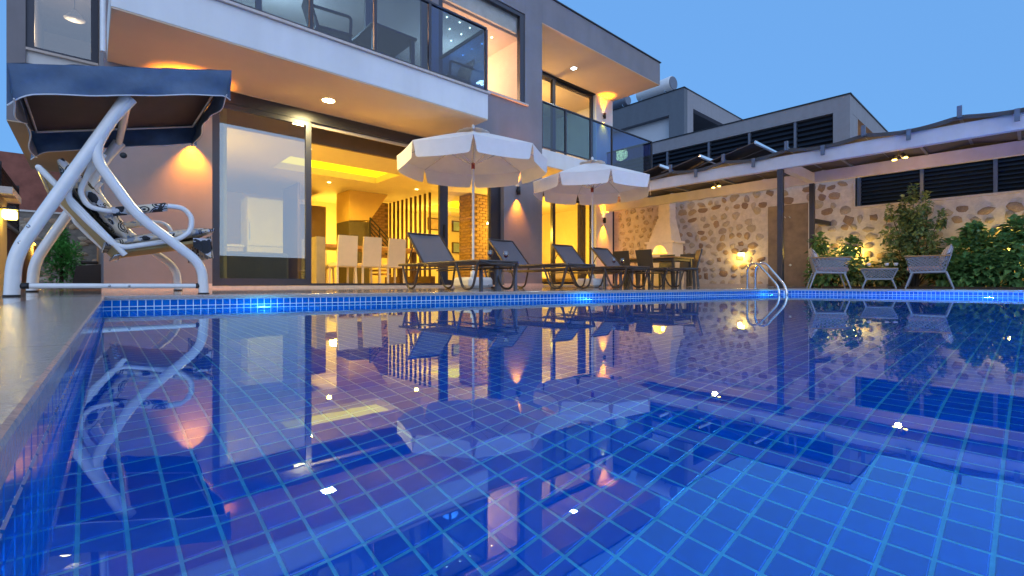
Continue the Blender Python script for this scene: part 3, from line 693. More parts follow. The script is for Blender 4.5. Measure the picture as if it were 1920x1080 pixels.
MB().box(1.35, 2.55, 8.55, 8.78, .1, .62, .04).build('backrest', mat('sofa_cloth', (.11, .12, .11), .9), t)
for x in (1.4, 2.5): MB().box(x - .03, x + .03, 8.6, 8.66, .066, .1).build('leg', BMETAL, t)
# staircase block with sloping soffit, rail and brick wall
ys = 12.5
q = [P(655, 345, Y=ys), P(727, 352, Y=ys), P(694, 413, Y=ys), P(655, 413, Y=ys)]
q[0].z = q[1].z = 2.655
t = thing('staircase', 'ochre plastered stair with a sloping underside and black handrail', 'stairs', (q[0].x, ys, .066))
MB().prism(q, (0, .9, 0)).build('stair_soffit', mat('ochre_wall', (.62, .42, .14), .85, var=.04), t)
MB().box(q[3].x, q[2].x, ys + .03, ys + .9, .066, q[3].z - .003).build('stair_base', mat('olive_panel', (.10, .08, .045), .7), t)
ra, rb = P(694, 408, Y=ys - .1), P(729, 447, Y=ys - .1)
for k in range(5): MB().bar(ra - Vector((0, 0, k * .13)), rb - Vector((0, 0, k * .13)), .025, .025).build('handrail' if k == 0 else 'rail_bar', BMETAL, t)
for u in (0, .5, 1): p = ra.lerp(rb, u); MB().box(p.x - .015, p.x + .015, p.y - .015, p.y + .015, p.z - .95, p.z).build('post', BMETAL, t)
for k in range(6):
    p = ra.lerp(rb, k / 5); MB().box(p.x - .1, p.x + .14, ys + .05, ys + .85, p.z - 1.05, p.z - 1.0).build('tread', WOOD, t)
BRICK = mat('tan_brick', (.36, .22, .10), .85, var=.3, scale=11, bump=.5)
def brick_block(t, x0, x1, y0, y1, z0, z1, bw=.22, bh=.085, side=True, cap=300):
    MB().box(x0, x1, y0, y1, z0, z1).build('core', mat('brick_mortar', (.20, .13, .07), .9), t)
    g_ = .012; bm = MB().box(-bw / 2 + g_ / 2, bw / 2 - g_ / 2, -.012, .012, -bh / 2 + g_ / 2, bh / 2 - g_ / 2, .004).mesh('brick'); bm.materials.append(BRICK)
    r_ = 0; z = z0 + bh / 2
    while z < z1 - bh / 2:
        u = x0 + bw / 2 + (bw / 2 if r_ % 2 else 0)
        while u <= x1 - bw / 2 + .01:
            inst(bm, 'brick', (u, y0 - .008 + random.uniform(-.004, .004), z), t); u += bw
        if side:
            u = y0 + bw / 2 + (bw / 2 if r_ % 2 else 0)
            while u <= y1 - bw / 2 + .01: inst(bm, 'brick', (x0 - .008 + random.uniform(-.004, .004), u, z), t, rot=(0, 0, R(90))); u += bw
        z += bh; r_ += 1
a_, b_ = P(690, 0, Y=13.6).x, P(728, 0, Y=13.6).x
t = thing('brick_wall', 'small tan brick wall behind the black stair rail', 'wall', (a_, 13.6, .066)); brick_block(t, a_, b_, 13.6, 13.7, .9, 2.62, side=False)
a_, b_ = P(887, 0, Y=10.6).x, P(925, 0, Y=10.6).x
t = thing('brick_column', 'tan brick column in the living room behind the narrow glass door', 'column', (a_, 10.6, .066)); brick_block(t, a_, b_, 10.6, 11.26, .07, 2.655)
t = thing('slat_partition', 'row of tall dark wooden slats between dining and living room', 'partition', (7.1, 12.8, .066))
for k in range(10):
    y = 13.7 - k * .26; MB().box(7.09, 7.14, y - .03, y + .03, .3, 2.655).build('slat', DWOOD, t)
MB().box(7.03, 7.19, 11.2, 13.9, .066, .30).build('base', DWOOD, t)
for (px, py, w_, h_, c_, lab) in ((816, 420, .55, .45, (.35, .25, .18), 'dark framed picture left of the door stile'), (864, 425, .72, .42, (.30, .42, .50), 'upper framed panel painted as a blue grey sky reflection, seen through the narrow door'), (864, 465, .72, .42, (.24, .32, .36), 'lower framed panel painted as a blue grey sky reflection, seen through the narrow door')):  # the blue grey pair paints a sky reflection, only the first is a picture
    p = P(px, py, Y=14.9); t = thing('picture', lab, 'picture', (p.x, 14.95, p.z))
    MB().box(p.x - w_ / 2, p.x + w_ / 2, 14.93, 14.998, p.z - h_ / 2, p.z + h_ / 2).build('frame', DWOOD, t)
    MB().box(p.x - w_ / 2 + .04, p.x + w_ / 2 - .04, 14.915, 14.929, p.z - h_ / 2 + .04, p.z + h_ / 2 - .04).build('print', mat('print_%d' % px + str(py), c_, .4, var=.3), t)
t = thing('curtain', 'dark curtain gathered beside the far ground floor door', 'curtain', (11.7, 9.6, 0))
m = MB(); pts = [(11.45 + i * .02, 9.62 + .03 * math.sin(i * 1.3), 0) for i in range(20)]
m.add([(x, y, z) for z in (.08, 2.6) for x, y, _ in pts], [(i, i + 1, 21 + i, 20 + i) for i in range(19)], True); m.build('cloth', mat('curtain_cloth', (.13, .10, .07), .9), t)
t = thing('curtain', 'pale olive curtain hanging inside the closed left glass door', 'curtain', (1.45, 8.0, 0))
m = MB(); pts = [(1.15 + i * .022, 8.02 + .03 * math.sin(i * 1.2), 0) for i in range(18)]
m.add([(x, y, z) for z in (.08, 2.8) for x, y, _ in pts], [(i, i + 1, 19 + i, 18 + i) for i in range(17)], True); m.build('cloth', mat('curtain_cloth2', (.42, .40, .24), .9), t)
t = thing('bed', 'bed with an orange upholstered headboard behind the far door', 'bed', (10.9, 12, .066))
MB().box(11.2, 12.4, 12.3, 12.42, .07, 1.25, .02).build('headboard', mat('orange_cloth', (.50, .17, .05), .8), t)
MB().box(11.2, 12.4, 10.6, 12.28, .25, .55, .04).build('mattress', LEATHER, t)
t = thing('hanging_chair', 'woven rattan egg chair behind the far door frame', 'chair', (9.6, 10.2, .066))
m = MB()
for k in range(12):
    a_ = -1.3 + k * .236; m.tube([(9.55 + .3 * math.cos(a_) * math.sin(th_), 10.2 + .3 * math.sin(a_) * math.sin(th_), .62 - .5 * math.cos(th_)) for th_ in [i * .31 for i in range(11)]], .010, 5)
for k in range(7):
    z = .2 + k * .14; r_ = .3 * math.sqrt(max(0, 1 - ((z - .62) / .5) ** 2)); m.tube([(9.55 + r_ * math.cos(a_), 10.2 + r_ * math.sin(a_), z) for a_ in [-1.3 + i * .26 for i in range(11)]], .009, 5)
m.build('woven_shell', mat('rattan', (.45, .27, .08), .7), t)
MB().lathe((9.6, 10.2, .066), [(.3, 0), (.3, .03), (.03, .04), (.03, .12), (0, .12)]).build('base', BMETAL, t)

# ------------------------------------------------------------------ balcony furniture
def plastic_chair(lab, m_):
    t = thing('armchair', lab, 'chair', (0, 0, 0), local=True)
    MB().box(-.25, .25, -.24, .26, .40, .44, .012).build('seat', m_, t)
    MB().prism([(-.24, -.22, .44), (.24, -.22, .44), (.22, -.36, .88), (-.22, -.36, .88)], (0, .028, 0)).build('backrest', m_, t)
    for sx in (-1, 1):
        MB().tube(arc([(sx * .27, .22, .40), (sx * .28, .23, .65), (sx * .28, -.28, .66)], .06), .022, 8).build('armrest', m_, t)
        for sy in (-1, 1): MB().tube([(sx * .23, sy * .22, .40), (sx * .26, sy * .27, 0)], [.024, .017], 8).build('leg', m_, t)
    return t
BPL = mat('dark_plastic', (.035, .04, .05), .45, var=.1)
pc = plastic_chair('dark plastic armchair on the balcony, left of the low table', BPL); pc['group'] = 'balcony armchairs'
p = P(622, 60, Y=6.8); pc.location = (p.x, 6.85, ZS + .02); pc.rotation_euler = (0, 0, R(-100))
p = P(850, 60, Y=6.9); dup(pc, (p.x, 6.95, ZS + .02), R(90), 'dark plastic armchair on the balcony, right of the low table', 'balcony armchairs')
t = thing('balcony_table', 'square dark plastic table on the balcony between two armchairs', 'table', (P(720, 60, Y=6.9).x, 6.9, ZS + .02), local=True)
MB().box(-.38, .38, -.38, .38, .68, .72, .01).build('tabletop', BPL, t)
for sx in (-1, 1):
    for sy in (-1, 1): MB().box(sx * .32 - .03, sx * .32 + .03, sy * .32 - .03, sy * .32 + .03, 0, .679).build('leg', BPL, t)

# ------------------------------------------------------------------ garden swing
YN, YB = 4.78, 6.35                      # near and far side frames
SW = thing('garden_swing', 'white tubular garden swing seat with navy canopy and bicycle print cushions', 'swing', (.2, 5.5, Zd(5.5)))
def pt(px, py, y=YN): return P(px, py, Y=y)
def shifted(pts, y):       # same outline at the far side
    return [Vector((p.x, y, p.z)) for p in pts]
legA = arc([pt(22, 557), pt(27, 478), pt(238, 183)], .14, 7)
legB = arc([pt(382, 554), pt(379, 496), pt(255, 402), pt(172, 288), pt(205, 228), pt(247, 186)], .13, 7)
for y, dz in ((YN, 0), (YB, .0)):
    for L_, r_ in ((legA, .043), (legB, .038)):
        q = shifted(L_, y); q[0].z = Zd(y) + .006
        lg = MB().tube(q, r_, 14).build('leg', WMETAL, SW)
        MB().lathe((q[0].x, y, Zd(y) + .001), [(r_ + .004, 0), (r_ + .004, .012), (0, .013)], 14).build('foot_cap', BMETAL, lg)
    a_, b_ = pt(45, 536), pt(372, 536)
    br = MB().tube(shifted([a_, b_], y - .0), .019, 12).build('foot_bar', WMETAL, SW)
    if y == YN:
        for q, s_ in ((a_, -1), (b_, 1)): MB().lathe((q.x - .02, y, q.z), [(.022, 0), (.022, .045), (0, .046)], 12, ax='x').build('end_cap', BMETAL, br)
        for px, py in ((54, 425), (38, 455)): p = pt(px, py); MB().lathe((p.x, y - .04, p.z), [(.012, 0), (.009, .006), (.0, .006)], 10, ax='y').build('rivet', CHROME, br)
        for px in (205, 242): p = pt(px, 536); MB().lathe((p.x, y - .022, p.z), [(.009, 0), (.007, .004), (.0, .004)], 10, ax='y').build('rivet', CHROME, br)
top = pt(240, 186)
MB().tube([(top.x, YN, top.z), (top.x, YB, top.z)], .03, 12).build('cross_tube', WMETAL, SW)
# hanging seat
y0_, y1_ = YN + .10, YB - .10
sa = [(147, 328), (127, 352), (130, 380), (168, 418), (211, 457), (233, 464), (335, 449), (358, 433), (360, 407), (343, 389), (314, 386)]
sb = [(196, 290), (160, 335), (149, 360), (165, 388), (207, 397), (314, 387)]
for y in (y0_, y1_):
    MB().tube(arc(shifted([P(a, b, Y=y0_) for a, b in sa], y), .05, 4), .021, 12).build('seat_side_tube', WMETAL, SW)
    MB().tube(arc(shifted([P(a, b, Y=y0_) for a, b in sb], y), .05, 4), .019, 12).build('arm_tube', WMETAL, SW)
    MB().bar(*shifted([P(205, 225, Y=y0_), P(160, 335, Y=y0_)], y), .022, .03).build('hanger', WMETAL, SW)
    MB().tube(shifted([P(210, 397, Y=y0_), P(312, 388, Y=y0_)], y), .036, 12).build('arm_pad', PRINT, SW)
MB().tube([P(72, 313, Y=y0_), P(235, 478, Y=y0_)], .021, 10).build('back_tube', WMETAL, SW)
MB().tube([Vector((P(72, 313, Y=y0_).x, y0_, P(72, 313, Y=y0_).z)), Vector((P(72, 313, Y=y0_).x, y1_, P(72, 313, Y=y0_).z))], .018, 10).build('back_tube', WMETAL, SW)
MB().tube([Vector((P(72, 313, Y=y0_).x, y1_, P(72, 313, Y=y0_).z)), Vector((P(235, 478, Y=y0_).x, y1_, P(235, 478, Y=y0_).z))], .021, 10).build('back_tube', WMETAL, SW)
def slabxz(pts, y0, y1): return MB().prism([Vector((p.x, y0, p.z)) for p in pts], (0, y1 - y0, 0))
def cushion(name, a, b, th, y0, y1, m_, n=8):
    """puffed slab from a to b (side view), thickness th"""
    a = Vector((a.x, 0, a.z)); b = Vector((b.x, 0, b.z)); d = (b - a); nn = Vector((-d.z, 0, d.x)).normalized()
    mb = MB(); vs = []; ny = 14
    for s_ in (1, -1):
        for i in range(n + 1):
            for j in range(ny + 1):
                u = i / n; v = j / ny
                e = min(1, 5 * min(u, 1 - u)) ** .5 * min(1, 9 * min(v, 1 - v)) ** .5
                tuft = 1 - .22 * (math.cos(v * math.pi * 6) ** 8)
                p = a + d * u + nn * s_ * th * .5 * (.35 + .65 * e) * tuft; vs.append((p.x, y0 + (y1 - y0) * v, p.z))
    K = (n + 1) * (ny + 1); fs = []
    for i in range(n):
        for j in range(ny):
            q_ = i * (ny + 1) + j; fs.append((q_, q_ + 1, q_ + ny + 2, q_ + ny + 1)); fs.append((K + q_, K + q_ + ny + 1, K + q_ + ny + 2, K + q_ + 1))
    for i in range(n):
        for j in (0, ny): q_ = i * (ny + 1) + j; fs.append((q_, q_ + ny + 1, K + q_ + ny + 1, K + q_))
    for j in range(ny):
        for i in (0, n): q_ = i * (ny + 1) + j; fs.append((q_, q_ + 1, K + q_ + 1, K + q_))
    return mb.add(vs, fs, True).build(name, m_, SW)
cushion('back_cushion', P(112, 298, Y=y0_ + .05), P(240, 446, Y=y0_ + .05), .13, y0_ + .05, y1_ - .05, PRINT)
cushion('seat_cushion', P(196, 457, Y=y0_ + .05), P(402, 431, Y=y0_ + .05), .095, y0_ + .04, y1_ - .04, PRINT)
SAND = mat('sand_canvas', (.38, .28, .13), .8, var=.1)
slabxz([P(76, 316, Y=y0_), P(84, 314, Y=y0_), P(232, 470, Y=y0_), P(222, 474, Y=y0_)], y0_ + .03, y1_ - .03).build('back_sling', SAND, SW)
slabxz([P(222, 474, Y=y0_), P(232, 466, Y=y0_), P(395, 447, Y=y0_), P(395, 452, Y=y0_)], y0_ + .03, y1_ - .03).build('seat_sling', SAND, SW)
# front skirt with folds
m = MB(); a_ = P(396, 442, Y=y0_); zb = P(396, 484, Y=y0_).z; n = 40
m.add([(a_.x + (.012 * math.sin(i * 1.1) if k else 0) + k * .012, y0_ + (y1_ - y0_) * i / n, a_.z if k == 0 else zb) for k in (0, 1) for i in range(n + 1)], [(i, i + 1, n + 2 + i, n + 1 + i) for i in range(n)], True)
a0 = P(362, 446, Y=y0_)
m.add([(a0.x + (a_.x - a0.x) * i / 8, y0_ + .006 * math.sin(i * 2), (a0.z if k == 0 else zb + (8 - i) * .012)) for k in (0, 1) for i in range(9)], [(i, i + 1, 10 + i, 9 + i) for i in range(8)], True)
m.build('skirt', PRINT, SW)
# seat springs and bolts
for k in range(7):
    y = y0_ + .12 + k * .2; p = P(215, 478, Y=y0_); MB().tube([(p.x, y, p.z), (p.x + .05, y, p.z + .02)], .01, 6).build('spring', CHROME, SW)
p = P(230, 430, Y=YN); MB().lathe((P(231, 293, Y=YN).x, YN - .05, P(231, 293, Y=YN).z), [(.02, 0), (.024, .015), (.02, .03), (0, .03)], 12, ax='y').build('knob', BMETAL, SW)
# canopy : tilted box of cloth, open below
c1n = P(12, 118, Y=4.62); c2n = P(434, 132, Y=4.62)
def cz(x, y):      # canopy top height
    u = (x - c1n.x) / (c2n.x - c1n.x); v = (y - 4.62) / 1.80
    return c1n.z + (c2n.z - c1n.z) * u - .05 * math.sin(u * math.pi) * math.sin(v * math.pi) - .02 * v
def canopy():
    xs0, xs1, ys0, ys1 = c1n.x, c2n.x, 4.62, 6.42
    NX, NY = 16, 14; mb = MB()
    vs = [(xs0 + (xs1 - xs0) * i / NX, ys0 + (ys1 - ys0) * j / NY, cz(xs0 + (xs1 - xs0) * i / NX, ys0 + (ys1 - ys0) * j / NY) + .006 * math.sin(i * 1.9 + j)) for j in range(NY + 1) for i in range(NX + 1)]
    mb.add(vs, [(j * (NX + 1) + i, j * (NX + 1) + i + 1, (j + 1) * (NX + 1) + i + 1, (j + 1) * (NX + 1) + i) for j in range(NY) for i in range(NX)], True)
    top_ = mb.build('canopy_top', NAVY, SW)
    lin = MB().add([(v[0] * .98 + .01, v[1] * .98 + .11, v[2] - .012) for v in vs], [(j * (NX + 1) + i, (j + 1) * (NX + 1) + i, (j + 1) * (NX + 1) + i + 1, j * (NX + 1) + i + 1) for j in range(NY) for i in range(NX)], True).build('canopy_lining', NAVYIN, SW)
    def valance(pa, pb, hfun, nrm, n=44):
        pa = Vector(pa); pb = Vector(pb); nrm = Vector(nrm); m = MB(); vs = []; rows = 6; edge = []
        for k in range(rows + 1):
            for i in range(n + 1):
                u = i / n; p = pa.lerp(pb, u); h = hfun(u) * k / rows
                b_ = (.010 * math.sin(u * 21 + k * .7) + .012 * math.sin(u * 9 - k * .9)) * k / rows - .035 * (k / rows)
                q = Vector((p.x, p.y, cz(p.x, p.y) - h)) + nrm * b_; vs.append(q)
                if k == rows: edge.append(q)
        W = n + 1
        m.add(vs, [(k * W + i, k * W + i + 1, (k + 1) * W + i + 1, (k + 1) * W + i) for k in range(rows) for i in range(n)], True)
        v = m.build('valance', NAVY, SW)
        MB().tube(edge, .005, 5).build('piping', WPLAST, v)
    rnd = lambda u, h: h + (.07 * max(0, 1 - u / .10) ** 2) + (.04 * max(0, 1 - (1 - u) / .05) ** 2)
    valance((xs0, ys0, 0), (xs1, ys0, 0), lambda u: rnd(u, .205), (0, -1, 0))
    valance((xs0, ys1, 0), (xs1, ys1, 0), lambda u: rnd(u, .215), (0, 1, 0))
    valance((xs0, ys0, 0), (xs0, ys1, 0), lambda u: .23 + .05 * math.sin(u * 9), (-1, 0, 0))
    valance((xs1, ys0, 0), (xs1, ys1, 0), lambda u: .22 + .03 * math.sin(u * 8), (1, 0, 0))
    q = [Vector((x, y, cz(x, y) - .03)) for x, y in ((xs0 + .04, ys0 + .04), (xs1 - .04, ys0 + .04), (xs1 - .04, ys1 - .06), (xs0 + .04, ys1 - .06))]
    MB().tube(q, .011, 8, closed=True).build('canopy_frame', WMETAL, SW)
    for x_ in (top.x - .05, top.x + .05): MB().tube([(x_, ys0 + .05, cz(x_, ys0) - .035), (x_, ys1 - .05, cz(x_, ys1) - .035)], .012, 8).build('canopy_bar', WMETAL, SW)
canopy()

# ------------------------------------------------------------------ parasols
def parasol():
    t = thing('parasol', '', 'parasol', (0, 0, 0), local=True)
    n = 8; Rr = 1.25; zr, za = 2.17, 2.58; off = R(8)
    MB().tube([(0, 0, .05), (0, 0, 2.66)], .021, 12).build('pole', WMETAL, t)
    MB().lathe((0, 0, 2.60), [(.03, 0), (.035, .03), (.018, .05), (.03, .08), (.022, .11), (0, .125)], 14).build('finial', WPLAST, t)
    MB().lathe((0, 0, 1.98), [(.03, 0), (.032, .10), (0, .10)], 12).build('crank_collar', mat('red_plastic', (.30, .03, .02), .4), t)
    for k in range(n):
        a0 = off + 2 * math.pi * k / n; a1 = off + 2 * math.pi * (k + 1) / n
        c0 = Vector((math.cos(a0), math.sin(a0), 0)); c1 = Vector((math.cos(a1), math.sin(a1), 0))
        m = MB(); NU, NV = 8, 8; vs = []
        for i in range(NU + 1):
            for j in range(NV + 1):
                u = i / NU; v = j / NV; rad = .10 + (Rr - .10) * u
                p = (c0 * (1 - v) + c1 * v) * rad; sag = .045 * math.sin(u * math.pi) * math.sin(v * math.pi) + .02 * u * math.sin(v * math.pi)
                vs.append((p.x, p.y, za - (za - zr) * u ** 1.08 - sag))
        m.add(vs, [(i * (NV + 1) + j, (i + 1) * (NV + 1) + j, (i + 1) * (NV + 1) + j + 1, i * (NV + 1) + j + 1) for i in range(NU) for j in range(NV)], True)
        pn = m.build('canopy_panel', CANVAS, t)
        # valance flap with rounded corners
        m = MB(); vs = []; NV = 26
        for r_ in range(4):
            for j in range(NV + 1):
                v = j / NV; e = min(v, 1 - v) / .055; h = .245 * min(1, .35 + .65 * math.sin(min(1, e) * math.pi / 2))
                p = (c0 * (1 - v) + c1 * v) * (Rr + .012 * r_ / 3 * math.sin(v * math.pi)); zt_ = zr - .02 * math.sin(v * math.pi)
                inset = .012 * r_ / 3; vv = Vector((p.x, p.y, zt_ - h * r_ / 3)); mid = (c0 + c1) * .5
                tang = (c1 - c0).normalized(); vv += tang * inset * (1 if v < .5 else -1) * (abs(v - .5) * 2) ** 6 * 2.0
                vs.append(vv)
        m.add(vs, [(r_ * (NV + 1) + j, r_ * (NV + 1) + j + 1, (r_ + 1) * (NV + 1) + j + 1, (r_ + 1) * (NV + 1) + j) for r_ in range(3) for j in range(NV)], True)
        m.build('valance', CANVAS, pn)
        MB().tube([c0 * .03 + Vector((0, 0, 2.54)), c0 * (Rr - .01) + Vector((0, 0, zr - .012))], .007, 6).build('rib', CHROME, t)
        MB().tube([c0 * .03 + Vector((0, 0, 2.06)), c0 * .62 + Vector((0, 0, za - (za - zr) * .5 - .02))], .006, 6).build('strut', CHROME, t)
    m = MB(); vs = [(0, 0, 2.66)]
    for i in range(32):
        a_ = off + 2 * math.pi * i / 32; rr = .27 + .02 * math.cos(8 * (a_ - off)); vs.append((rr * math.cos(a_), rr * math.sin(a_), 2.56 + .035 * abs(math.sin(4 * (a_ - off)))))
    m.add(vs, [(0, 1 + i, 1 + (i + 1) % 32) for i in range(32)], True); m.build('vent_cap', CANVAS, t)
    b = MB().box(-.25, .25, -.25, .25, .005, .18, .045).build('base', WPLAST, t)
    MB().lathe((0, 0, .18), [(.05, 0), (.045, .10), (.03, .10), (0, .10)], 14).build('base_collar', WPLAST, b)
    MB().box(.12, .22, -.262, -.25, .03, .06).build('water_cap', mat('grey_plastic', (.3, .32, .36), .5), b)
    return t
pr = parasol(); pr['group'] = 'white parasols by the loungers'; pr['label'] = 'larger looking white parasol over the first pair of loungers'
pr.location = (4.74, 6.23, Zd(6.2)); pr.rotation_euler = (0, 0, 0)
dup(pr, (7.8, 6.16, Zd(6.2)), R(1), 'farther white parasol between the third lounger and the cream pier', 'white parasols by the loungers')

# ------------------------------------------------------------------ loungers (foot at y=0 end, head towards +y)
def lounger():
    t = thing('sun_lounger', '', 'sun lounger', (0, 0, 0), local=True)
    W = .31; zs_ = .365
    for s_ in (-1, 1):
        MB().tube(arc([(s_ * W, 0, zs_ - .02), (s_ * W, .05, zs_), (s_ * W, 1.95, zs_)], .03), .017, 10).build('side_rail', GMETAL, t)
        MB().bar((s_ * (W - .02), .1, zs_ - .075), (s_ * (W - .02), 1.85, zs_ - .075), .02, .02).build('lower_rail', GMETAL, t)
        for y in (.02, 1.38):
            MB().tube(arc([(s_ * W, y, zs_ - .01), (s_ * (W + .01), y + .10, .022), (s_ * (W + .01), y + .30, .022), (s_ * W, y + .46, zs_ - .01)], .11, 7), .0155, 10).build('leg', GMETAL, t)
        MB().bar((s_ * (W - .03), 1.32, zs_ + .01), (s_ * (W - .03), 1.76, zs_ + .47), .022, .028).build('back_frame', GMETAL, t)
    MB().tube(arc([(-W, 0, zs_), (-W * .5, -.005, zs_ - .035), (W * .5, -.005, zs_ - .035), (W, 0, zs_)], .12), .014, 8).build('end_bar', GMETAL, t)
    MB().tube([(-W, 0.0, zs_), (W, 0.0, zs_)], .015, 8).build('end_bar', GMETAL, t)
    MB().tube([(-W, 1.95, zs_), (W, 1.95, zs_)], .015, 8).build('end_bar', GMETAL, t)
    MB().tube([(-W + .03, 1.76, zs_ + .47), (W - .03, 1.76, zs_ + .47)], .014, 8).build('back_bar', GMETAL, t)
    MB().tube([(-W + .06, 1.62, zs_ + .30), (-W + .06, 1.85, zs_ - .04)], .009, 6).build('back_prop', GMETAL, t); MB().tube([(W - .06, 1.62, zs_ + .30), (W - .06, 1.85, zs_ - .04)], .009, 6).build('back_prop', GMETAL, t)
    m = MB(); vs = []; NX, NY = 6, 10
    for k in (0, 1):
        for i in range(NY + 1):
            for j in range(NX + 1):
                x = -W + .02 + (2 * W - .04) * j / NX; vs.append((x, .01 + 1.32 * i / NY, zs_ + .006 - .025 * math.sin(j / NX * math.pi) - k * .006))
    K = (NX + 1) * (NY + 1); fq = [(i * (NX + 1) + j, i * (NX + 1) + j + 1, (i + 1) * (NX + 1) + j + 1, (i + 1) * (NX + 1) + j) for i in range(NY) for j in range(NX)]
    m.add(vs, fq + [tuple(K + q for q in reversed(f)) for f in fq], True); m.build('seat_sling', MESH, t)
    m = MB(); vs = []
    for k in (0, 1):
        for i in range(NY + 1):
            for j in range(NX + 1):
                x = -W + .04 + (2 * W - .08) * j / NX; u = i / NY; s2 = .022 * math.sin(j / NX * math.pi) + k * .006
                vs.append((x, 1.32 + .44 * u + s2 * .72, zs_ + .015 + .46 * u - s2 * .69))
    m.add(vs, fq + [tuple(K + q for q in reversed(f)) for f in fq], True); m.build('back_sling', MESH, t)
    return t
lg = lounger(); labs = ['charcoal sun lounger nearest the open glass door, first of the row', 'charcoal sun lounger just right of the first pair of wine glasses', 'charcoal sun lounger under the farther parasol', 'charcoal sun lounger just before the outdoor dining chairs']
for k, px in enumerate((936, 1091, 1198, 1269)):
    yy = 4.42; x = P(px, 0, Y=yy).x
    if k == 0: lg.location = (x, yy, .012); lg['label'] = labs[0]; lg['group'] = 'sun loungers in a row'
    else: dup(lg, (x, yy, .013), R((2, -1, 1)[k - 1]), labs[k], 'sun loungers in a row')
# side tables and wine glasses
def side_table(x, y, lab):
    t = thing('side_table', lab, 'side table', (x, y, .015), group='low side tables between loungers')
    MB().box(x - .21, x + .21, y - .21, y + .21, .335, .365, .006).build('tabletop', GMETAL, t)
    for sx in (-1, 1):
        for sy in (-1, 1): MB().box(x + sx * .17 - .02, x + sx * .17 + .02, y + sy * .17 - .02, y + sy * .17 + .02, .013, .334).build('leg', STEEL, t)
WINE = glass('red_wine', (.35, .01, .03))
def wine_glass(x, y, z, lab):
    t = thing('wine_glass', lab, 'wine glass', (x, y, z), group='red wine glasses')
    MB().lathe((x, y, z), [(.034, 0), (.034, .003), (.005, .006), (.004, .085), (.018, .10), (.036, .125), (.039, .15), (.031, .195), (.029, .195), (.037, .15), (.034, .128), (.0, .10)], 18).build('glass', glass('wineglass', (.90, .93, .97), base=.08), t)
    MB().lathe((x, y, z + .101), [(.014, 0), (.030, .02), (.0345, .035), (0, .036)], 16).build('wine', mat('wine_body', (.10, .004, .012), .1), t)
for px, names in ((934, ('first table, left glass', 'first table, right glass')), (1159, ('second table, left glass', 'second table, right glass'))):
    y = 5.0; c_ = P(px, 0, Y=y)
    side_table(c_.x, y, 'low square side table %s' % ('between the first and second lounger' if px < 1000 else 'between the third and fourth lounger'))
    dx = .145 if px < 1000 else .13
    for s_, nm in zip((-1, 1), names):
        wine_glass(c_.x + s_ * dx, y, .367, 'stemmed glass of red wine, ' + nm)

# ------------------------------------------------------------------ outdoor dining set
def rattan_chair():
    t = thing('patio_chair', '', 'chair', (0, 0, 0), local=True)
    MB().box(-.22, .22, -.22, .22, .40, .45, .012).build('seat', BPL, t)
    MB().prism([(-.21, -.20, .45), (.21, -.20, .45), (.23, -.30, .88), (-.23, -.30, .88)], (0, .03, 0)).build('backrest', BPL, t)
    for sx in (-1, 1):
        for sy in (-1, 1): MB().prism([(sx * .19 - .022, sy * .18 - .022, .40), (sx * .19 + .022, sy * .18 - .022, .40), (sx * .19 + .022, sy * .18 + .022, .40), (sx * .19 - .022, sy * .18 + .022, .40)], (sx * .01, sy * .03, -.40)).build('leg', BPL, t)
    return t
rc = rattan_chair(); tc_ = Vector((11.0, 6.55, .02))
spots = [((10.95, 5.65), 0, 'dark patio chair at the table end nearest the pool'), ((10.15, 6.9), -90, 'dark patio chair on the villa side of the table'), ((10.1, 6.2), -95, 'dark patio chair behind the last lounger'),
         ((11.9, 6.3), 92, 'dark patio chair on the stone wall side of the table'), ((11.9, 6.95), 88, 'dark patio chair nearest the white oven'), ((11.0, 7.5), 180, 'dark patio chair at the far table end')]
for k, ((x, y), a_, lab) in enumerate(spots):
    if k == 0: rc.location = (P(1288, 0, Y=5.5).x, 5.5, Zd(y)); rc.rotation_euler = (0, 0, R(40)); rc['label'] = lab; rc['group'] = 'dark patio chairs'
    else: dup(rc, (x, y, Zd(y)), R(a_), lab, 'dark patio chairs')
t = thing('patio_table', 'wood topped outdoor dining table in front of the white oven', 'table', tc_)
for k in range(6): MB().box(tc_.x - .48 + k * .16, tc_.x - .33 + k * .16, tc_.y - .75, tc_.y + .75, .73, .76, .003).build('plank', WOOD, t)
for sx in (-1, 1):
    for sy in (-1, 1): MB().box(tc_.x + sx * .42 - .03, tc_.x + sx * .42 + .03, tc_.y + sy * .68 - .03, tc_.y + sy * .68 + .03, .03, .728).build('leg', BPL, t)
MB().box(tc_.x - .44, tc_.x + .44, tc_.y - .7, tc_.y + .7, .66, .728).build('apron', BPL, t)

# ------------------------------------------------------------------ stone garden wall
XW = 12.92
SWL = thing('stone_wall', 'tall rubble stone garden wall with pale mortar behind the pool', 'wall', (XW, 4, 0))
dy0, dy1 = P(1517, 0, X=XW).y, P(1440, 0, X=XW).y; zd = P(1440, 388, X=XW).z
ly = P(1604, 0, X=XW).y; zl = 1.80
m = MB().box(XW, XW + .4, dy1, 9.29, -.1, 2.95).box(XW, XW + .4, ly, dy0, -.1, 2.95).box(XW, XW + .4, dy0, dy1, zd, 2.95).box(XW, XW + .4, -8, ly, -.1, zl)
m.build('mortar_face', MORTAR, SWL)
STN = []
for k, c_ in enumerate(((.42, .30, .21), (.47, .39, .30), (.31, .21, .15), (.50, .42, .35), (.40, .33, .29), (.46, .34, .22))):
    STN.append(mat('rubble_stone_%d' % k, c_, .95, var=.55, scale=16, bump=1.0, bscale=40))
smesh = []
